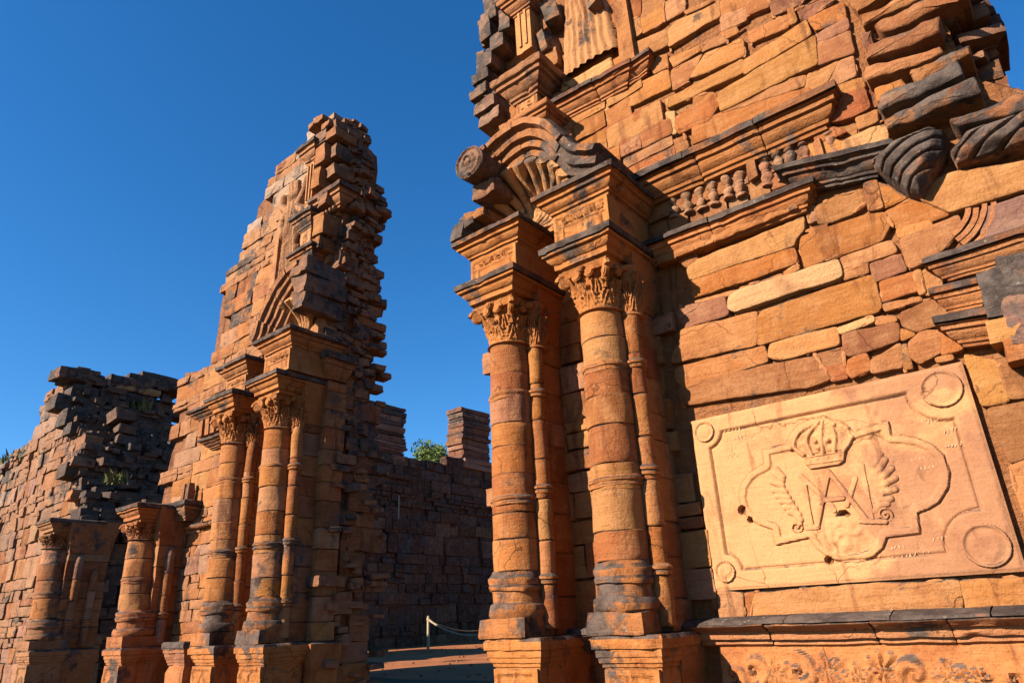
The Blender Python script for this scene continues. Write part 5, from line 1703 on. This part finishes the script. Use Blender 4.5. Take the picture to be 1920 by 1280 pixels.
# ------------------------------------------------------------------ nave wall seen through the opening
NW = thing(empty('nave_wall', (-24.5, 23.0, .8)), 'dark shaded side wall of coursed stone seen through the opening, topped by two stub piers', 'wall')
NX = -24.0
def topN(y):
    return float(np.interp(y, [15.5, 21.6, 24.9, 30, 38], [8.6, 8.85, 9.4, 9.7, 9.0]))
mb = MB()
V = [(y, topN(y) - .25) for y in np.linspace(15.6, 38.5, 18)]
prism(mb, [(15.6, .3)] + V + [(38.5, .3)], NX - .12, NX - 1.1, 3, .03, .5)
mb.v = [np.stack([v[:, 1], v[:, 0], v[:, 2]], -1) for v in mb.v]
mb.f = [q[::-1] for q in mb.f]
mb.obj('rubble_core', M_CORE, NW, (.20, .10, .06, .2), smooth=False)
nF = Face(lambda y, z: (NX, y, z), (1, 0, 0))
PAL_N = [(.13, .062, .036), (.10, .05, .032), (.15, .08, .048), (.08, .045, .032), (.20, .12, .07)]  # stone tones darkened so the colour itself carries the wall's shade
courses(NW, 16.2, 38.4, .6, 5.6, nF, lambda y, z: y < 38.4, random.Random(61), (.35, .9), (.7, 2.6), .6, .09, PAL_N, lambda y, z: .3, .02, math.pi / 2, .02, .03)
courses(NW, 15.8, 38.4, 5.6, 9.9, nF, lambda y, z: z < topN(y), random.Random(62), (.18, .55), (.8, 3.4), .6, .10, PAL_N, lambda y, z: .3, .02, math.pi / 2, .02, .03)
def pillar(y0, y1, z0, z1, sd):
    rg = random.Random(sd)
    z = z0
    while z < z1:
        h = rg.choice((.09, .13, .18, .24, .30))
        j = rg.uniform(-.10, .10)
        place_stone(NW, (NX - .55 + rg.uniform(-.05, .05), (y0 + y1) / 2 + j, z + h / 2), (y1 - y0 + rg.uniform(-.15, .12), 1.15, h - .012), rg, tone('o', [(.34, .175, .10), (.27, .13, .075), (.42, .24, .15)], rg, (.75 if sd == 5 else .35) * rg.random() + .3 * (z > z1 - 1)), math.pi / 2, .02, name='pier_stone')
        z += h
pillar(19.0, 21.45, 8.7, 11.3, 5)
pillar(25.35, 27.55, 9.0, 12.1, 6)
# pale rod leaning on the wall
mb = MB(); a, b = atx(748, 928, NX + .25), atx(747, 972, NX + .3)
tube(mb, [a, (a + b) / 2, b], [.03] * 3, 6)
thing(mb.obj('metal_rod', M_POST, None), 'thin pale rod fixed upright on the dark shaded wall', 'rod')

# ------------------------------------------------------------------ barrier post with its ropes
pg = np.array([-19.31, 18.48, .80])
BP = thing(empty('barrier_post', tuple(pg)), 'short pale post holding a rope at the foot of the dark wall', 'post')
mb = MB(); lathe(mb, pg[0], pg[1], [(.052, pg[2] - .1), (.05, pg[2] + .5), (.048, pg[2] + 1.10), (.03, pg[2] + 1.13)], 12, .004)
mb.obj('post_shaft', M_POST, BP)
mb = MB(); lathe(mb, pg[0], pg[1], [(.06, pg[2] + .98), (.066, pg[2] + 1.0), (.066, pg[2] + 1.03), (.06, pg[2] + 1.05)], 12, 0)
mb.obj('collar', M_POST, BP)
def rope(end, sag, r, label, px_lab):
    P = []
    a = pg + [0, 0, 1.01]
    for t in np.linspace(0, 1, 30):
        p = a + (np.array(end) - a) * t
        p[2] -= sag * 4 * t * (1 - t)
        P.append(p)
    mb = MB()
    tube(mb, P, [r * (1 + .18 * math.sin(i * 2.4)) for i in range(30)], 7)
    return thing(mb.obj('rope', M_ROPE, None), label, 'rope')
rope(at(990, 1150, 16.5), .55, .034, 'sagging pale rope hung from the short post towards the column', 0)
rope(at(1000, 1122, 24.0), .75, .016, 'thin upper rope running from the short post along the dark wall', 0)

# ------------------------------------------------------------------ trees and weeds
def leaf_cloud(mb, c, R, n, size, rng, squash=.8):
    V = []; f = []
    for i in range(n):
        d = np.array([rng.gauss(0, 1) for _ in range(3)])
        d /= np.linalg.norm(d)
        p = np.array(c) + d * R * (rng.random() ** .45) * np.array([1, 1, squash])
        a = np.array([rng.gauss(0, 1) for _ in range(3)]); a /= np.linalg.norm(a)
        b = np.cross(a, [rng.gauss(0, 1) for _ in range(3)]); b /= np.linalg.norm(b)
        s = size * rng.uniform(.6, 1.3)
        k = len(V)
        V += [p - a * s, p + b * s * .42, p + a * s, p - b * s * .42]
        f.append((k, k + 1, k + 2, k + 3))
    mb.add(V, f)
def tree(base, h, R, seed, label):
    rg = random.Random(seed)
    t = thing(empty('tree', base), label, 'tree', 'trees beyond the dark wall')
    mb = MB()
    b = np.array(base, float)
    tube(mb, [b, b + [.1, 0, h * .3], b + [0, .15, h * .6], b + [.1, .1, h * .85]], [.28, .22, .16, .06], 8, seed, .02)
    tips = []
    for i in range(7):
        a = i * 2.4
        s = b + [0, .1, h * (.42 + .06 * i)]
        e_ = s + np.array([math.cos(a) * R * .7, math.sin(a) * R * .7, h * .12])
        tube(mb, [s, (s + e_) / 2 + [0, 0, .1], e_], [.10, .07, .03], 6)
        tips.append(e_)
    mb.obj('trunk', M_BARK, t)
    mb = MB()
    for e_ in tips + [b + [0, 0, h * .9]]:
        for _ in range(5):
            leaf_cloud(mb, e_ + np.array([rg.uniform(-1, 1) * R * .4, rg.uniform(-1, 1) * R * .4, rg.uniform(-.3, .6) * R * .5]), R * .36, 170, R * .055, rg)
    mb.obj('crown', M_LEAF, t, smooth=False)
p = atx(797, 848, -33.0)
tree((p[0], p[1], .8), p[2] - .8 + 1.1, 2.2, 3, 'feathery green tree crown showing between the two stub piers')
p = atx(945, 870, -40.0)
tree((p[0], p[1], .8), p[2] - .8, 2.2, 4, 'dark green tree peeking out beside the sunlit column')
def weed(p, n, h, seed, label):
    rg = random.Random(seed)
    mb = MB()
    for i in range(n):
        a = rg.uniform(0, 6.28); q = np.array(p) + [rg.uniform(-.25, .25), rg.uniform(-.1, .3), 0]
        e_ = q + np.array([math.cos(a) * h * .5, math.sin(a) * h * .5, h * rg.uniform(.5, 1)])
        w = np.array([-math.sin(a), math.cos(a), 0]) * h * .06
        m = (q + e_) / 2 + [0, 0, h * .2]
        mb.add([q - w, q + w, m + w, m - w, e_], [(0, 1, 2, 3), (3, 2, 4)])
    thing(mb.obj('weed', M_GRASS, None, smooth=False), label, 'weed')
for i, (px, py, Y, h, lab) in enumerate(((12, 888, 6.1, .7, 'grassy weeds at the lowest visible step of the left wall top'), (40, 872, 6.1, .5, 'small tuft on the left wall top, right of the larger weeds'), (205, 905, 6.0, .3, 'dry tuft growing from the face of the left wall'), (255, 772, 7.6, .4, 'green tuft on the blackened broken wall end'))):
    weed(at(px, py, Y), 60, h, i, lab)

# ------------------------------------------------------------------ loose rubble that packs the broken ends
def rubble(root, pts, sizes, rng, color):
    mb = MB()
    for p in pts:
        me = rng.choice(PROTO[rng.choice((.55, 1.0, 1.7))])
        v = np.zeros(len(me.vertices) * 3)
        me.vertices.foreach_get('co', v)
        v = v.reshape(-1, 3) * rng.uniform(*sizes) * np.array([rng.uniform(.8, 1.5), rng.uniform(.8, 1.3), rng.uniform(.35, .7)])
        a = rng.choice((0, 1.571)) + rng.gauss(0, .22)
        b = rng.gauss(0, .10)
        ca, sa, cb, sb = math.cos(a), math.sin(a), math.cos(b), math.sin(b)
        v = v @ np.array([[1, 0, 0], [0, cb, sb], [0, -sb, cb]]) @ np.array([[ca, sa, 0], [-sa, ca, 0], [0, 0, 1]])
        mb.add(v + p, [tuple(q.vertices) for q in me.polygons])
    o = mb.obj('rubble', M_STONE, root, color)
    o['kind'] = 'stuff'
rgb = random.Random(8)
pts = []
for i in range(330):
    z = rgb.uniform(5.5, 10.5) if i < 240 else rgb.uniform(.5, 6)
    pts.append((edge_x(z) + rgb.uniform(-.10, .0), rgb.uniform(6.15, depth_back(z) - .04), z))
for i in range(90):
    z = rgb.uniform(6.8, 10.4)
    pts.append((edge_x(z) + rgb.uniform(-.5, -.02), depth_back(z) + rgb.uniform(-.12, .03), z))
rubble(LP, pts, (.08, .24), rgb, (.34, .165, .08, .42))
pts = []
for i in range(420):
    z = rgb.uniform(3.8, 8.4)
    pts.append((endx(z) + rgb.uniform(-.14, .06), rgb.uniform(6.0, 8.5), z))
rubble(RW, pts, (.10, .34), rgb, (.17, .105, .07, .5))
pts = []
for i in range(160):
    x = rgb.uniform(-26, -20)
    pts.append((x, rgb.uniform(6.0, 7.6), float(np.interp(x, [-26, -24.6, -22.4, -22.2, -20], [5.8, 6.35, 7.1, 8.35, 8.3])) + rgb.uniform(-.08, .08)))
rubble(RW, pts, (.12, .36), rgb, (.32, .23, .16, .5))
pts = []
for i in range(150):
    z = rgb.uniform(8.0, 11.5)
    pts.append((float(np.interp(z, [8, 9.2, 10.4, 12], [-4.9, -5.05, -4.8, -4.6])) + rgb.uniform(-.16, .12), rgb.uniform(5.98, 6.6), z))
rubble(RP, pts, (.08, .26), rgb, (.28, .165, .10, .45))
pts = []
for i in range(110):
    z = rgb.uniform(5.2, 10.5)
    pts.append((float(np.interp(z, [5.2, 5.75, 7.2, 9.5, 10.5], [.6, .26, .2, -.05, -.08])) + rgb.uniform(-.1, .12), rgb.uniform(6.1, 7.0), z))
rubble(RP, pts, (.10, .30), rgb, (.28, .145, .08, .45))
pts = [(rgb.uniform(-22, -8), rgb.uniform(9, 20), .82) for _ in range(240)]
mbg = MB()
for p in pts:
    me = rgb.choice(PROTO[1.0]); v = np.zeros(len(me.vertices) * 3); me.vertices.foreach_get('co', v)
    mbg.add(v.reshape(-1, 3) * rgb.uniform(.02, .06) * [1, 1, .6] + p, [tuple(q.vertices) for q in me.polygons])
grit = mbg.obj('gravel', M_STONE, None, (.34, .15, .065, .1))
grit['kind'] = 'stuff'

# ------------------------------------------------------------------ past 300 stones of one wall, the smallest in view become one part
def screen_size(o, root):
    p = np.array(o.location) + WORLD[root.name]
    d = p - np.array(EYE)
    f = d @ CF
    if f < .2:
        return 0.0
    x, y = PCX + F_PX * (d @ CR) / f, PCY + F_PX * (d @ CD) / f
    inside_ = -40 < x < 1960 and -40 < y < 1320
    dim = o.dimensions
    return (math.sqrt(max(dim.x, dim.y) * dim.z) / f) * (1.0 if inside_ else .01)
bpy.context.view_layer.update()
for root in (RP, LP, RW, NW):
    ch = [o for o in root.children if o.name.split('.')[0] in ('stone', 'pier_stone')]
    ch.sort(key=lambda o: -screen_size(o, root))
    rest = ch[299:]
    if not rest:
        continue
    mb = MB()
    col_ = np.mean([tuple(o.color) for o in rest], 0)
    for o in rest:
        me = o.data
        v = np.zeros(len(me.vertices) * 3)
        me.vertices.foreach_get('co', v)
        v = v.reshape(-1, 3)
        m = np.array(o.matrix_basis)
        v = v @ m[:3, :3].T + m[:3, 3] + WORLD[root.name]
        flip = np.linalg.det(m[:3, :3]) < 0
        mb.add(v, [tuple(p.vertices)[::-1] if flip else tuple(p.vertices) for p in me.polygons])
    for o in rest:
        bpy.data.objects.remove(o)
    mass = mb.obj('small_stones', M_STONE, root, tuple(col_))
    mass['kind'] = 'stuff'
    print('stones', root.name, len(ch), 'merged', len(rest))
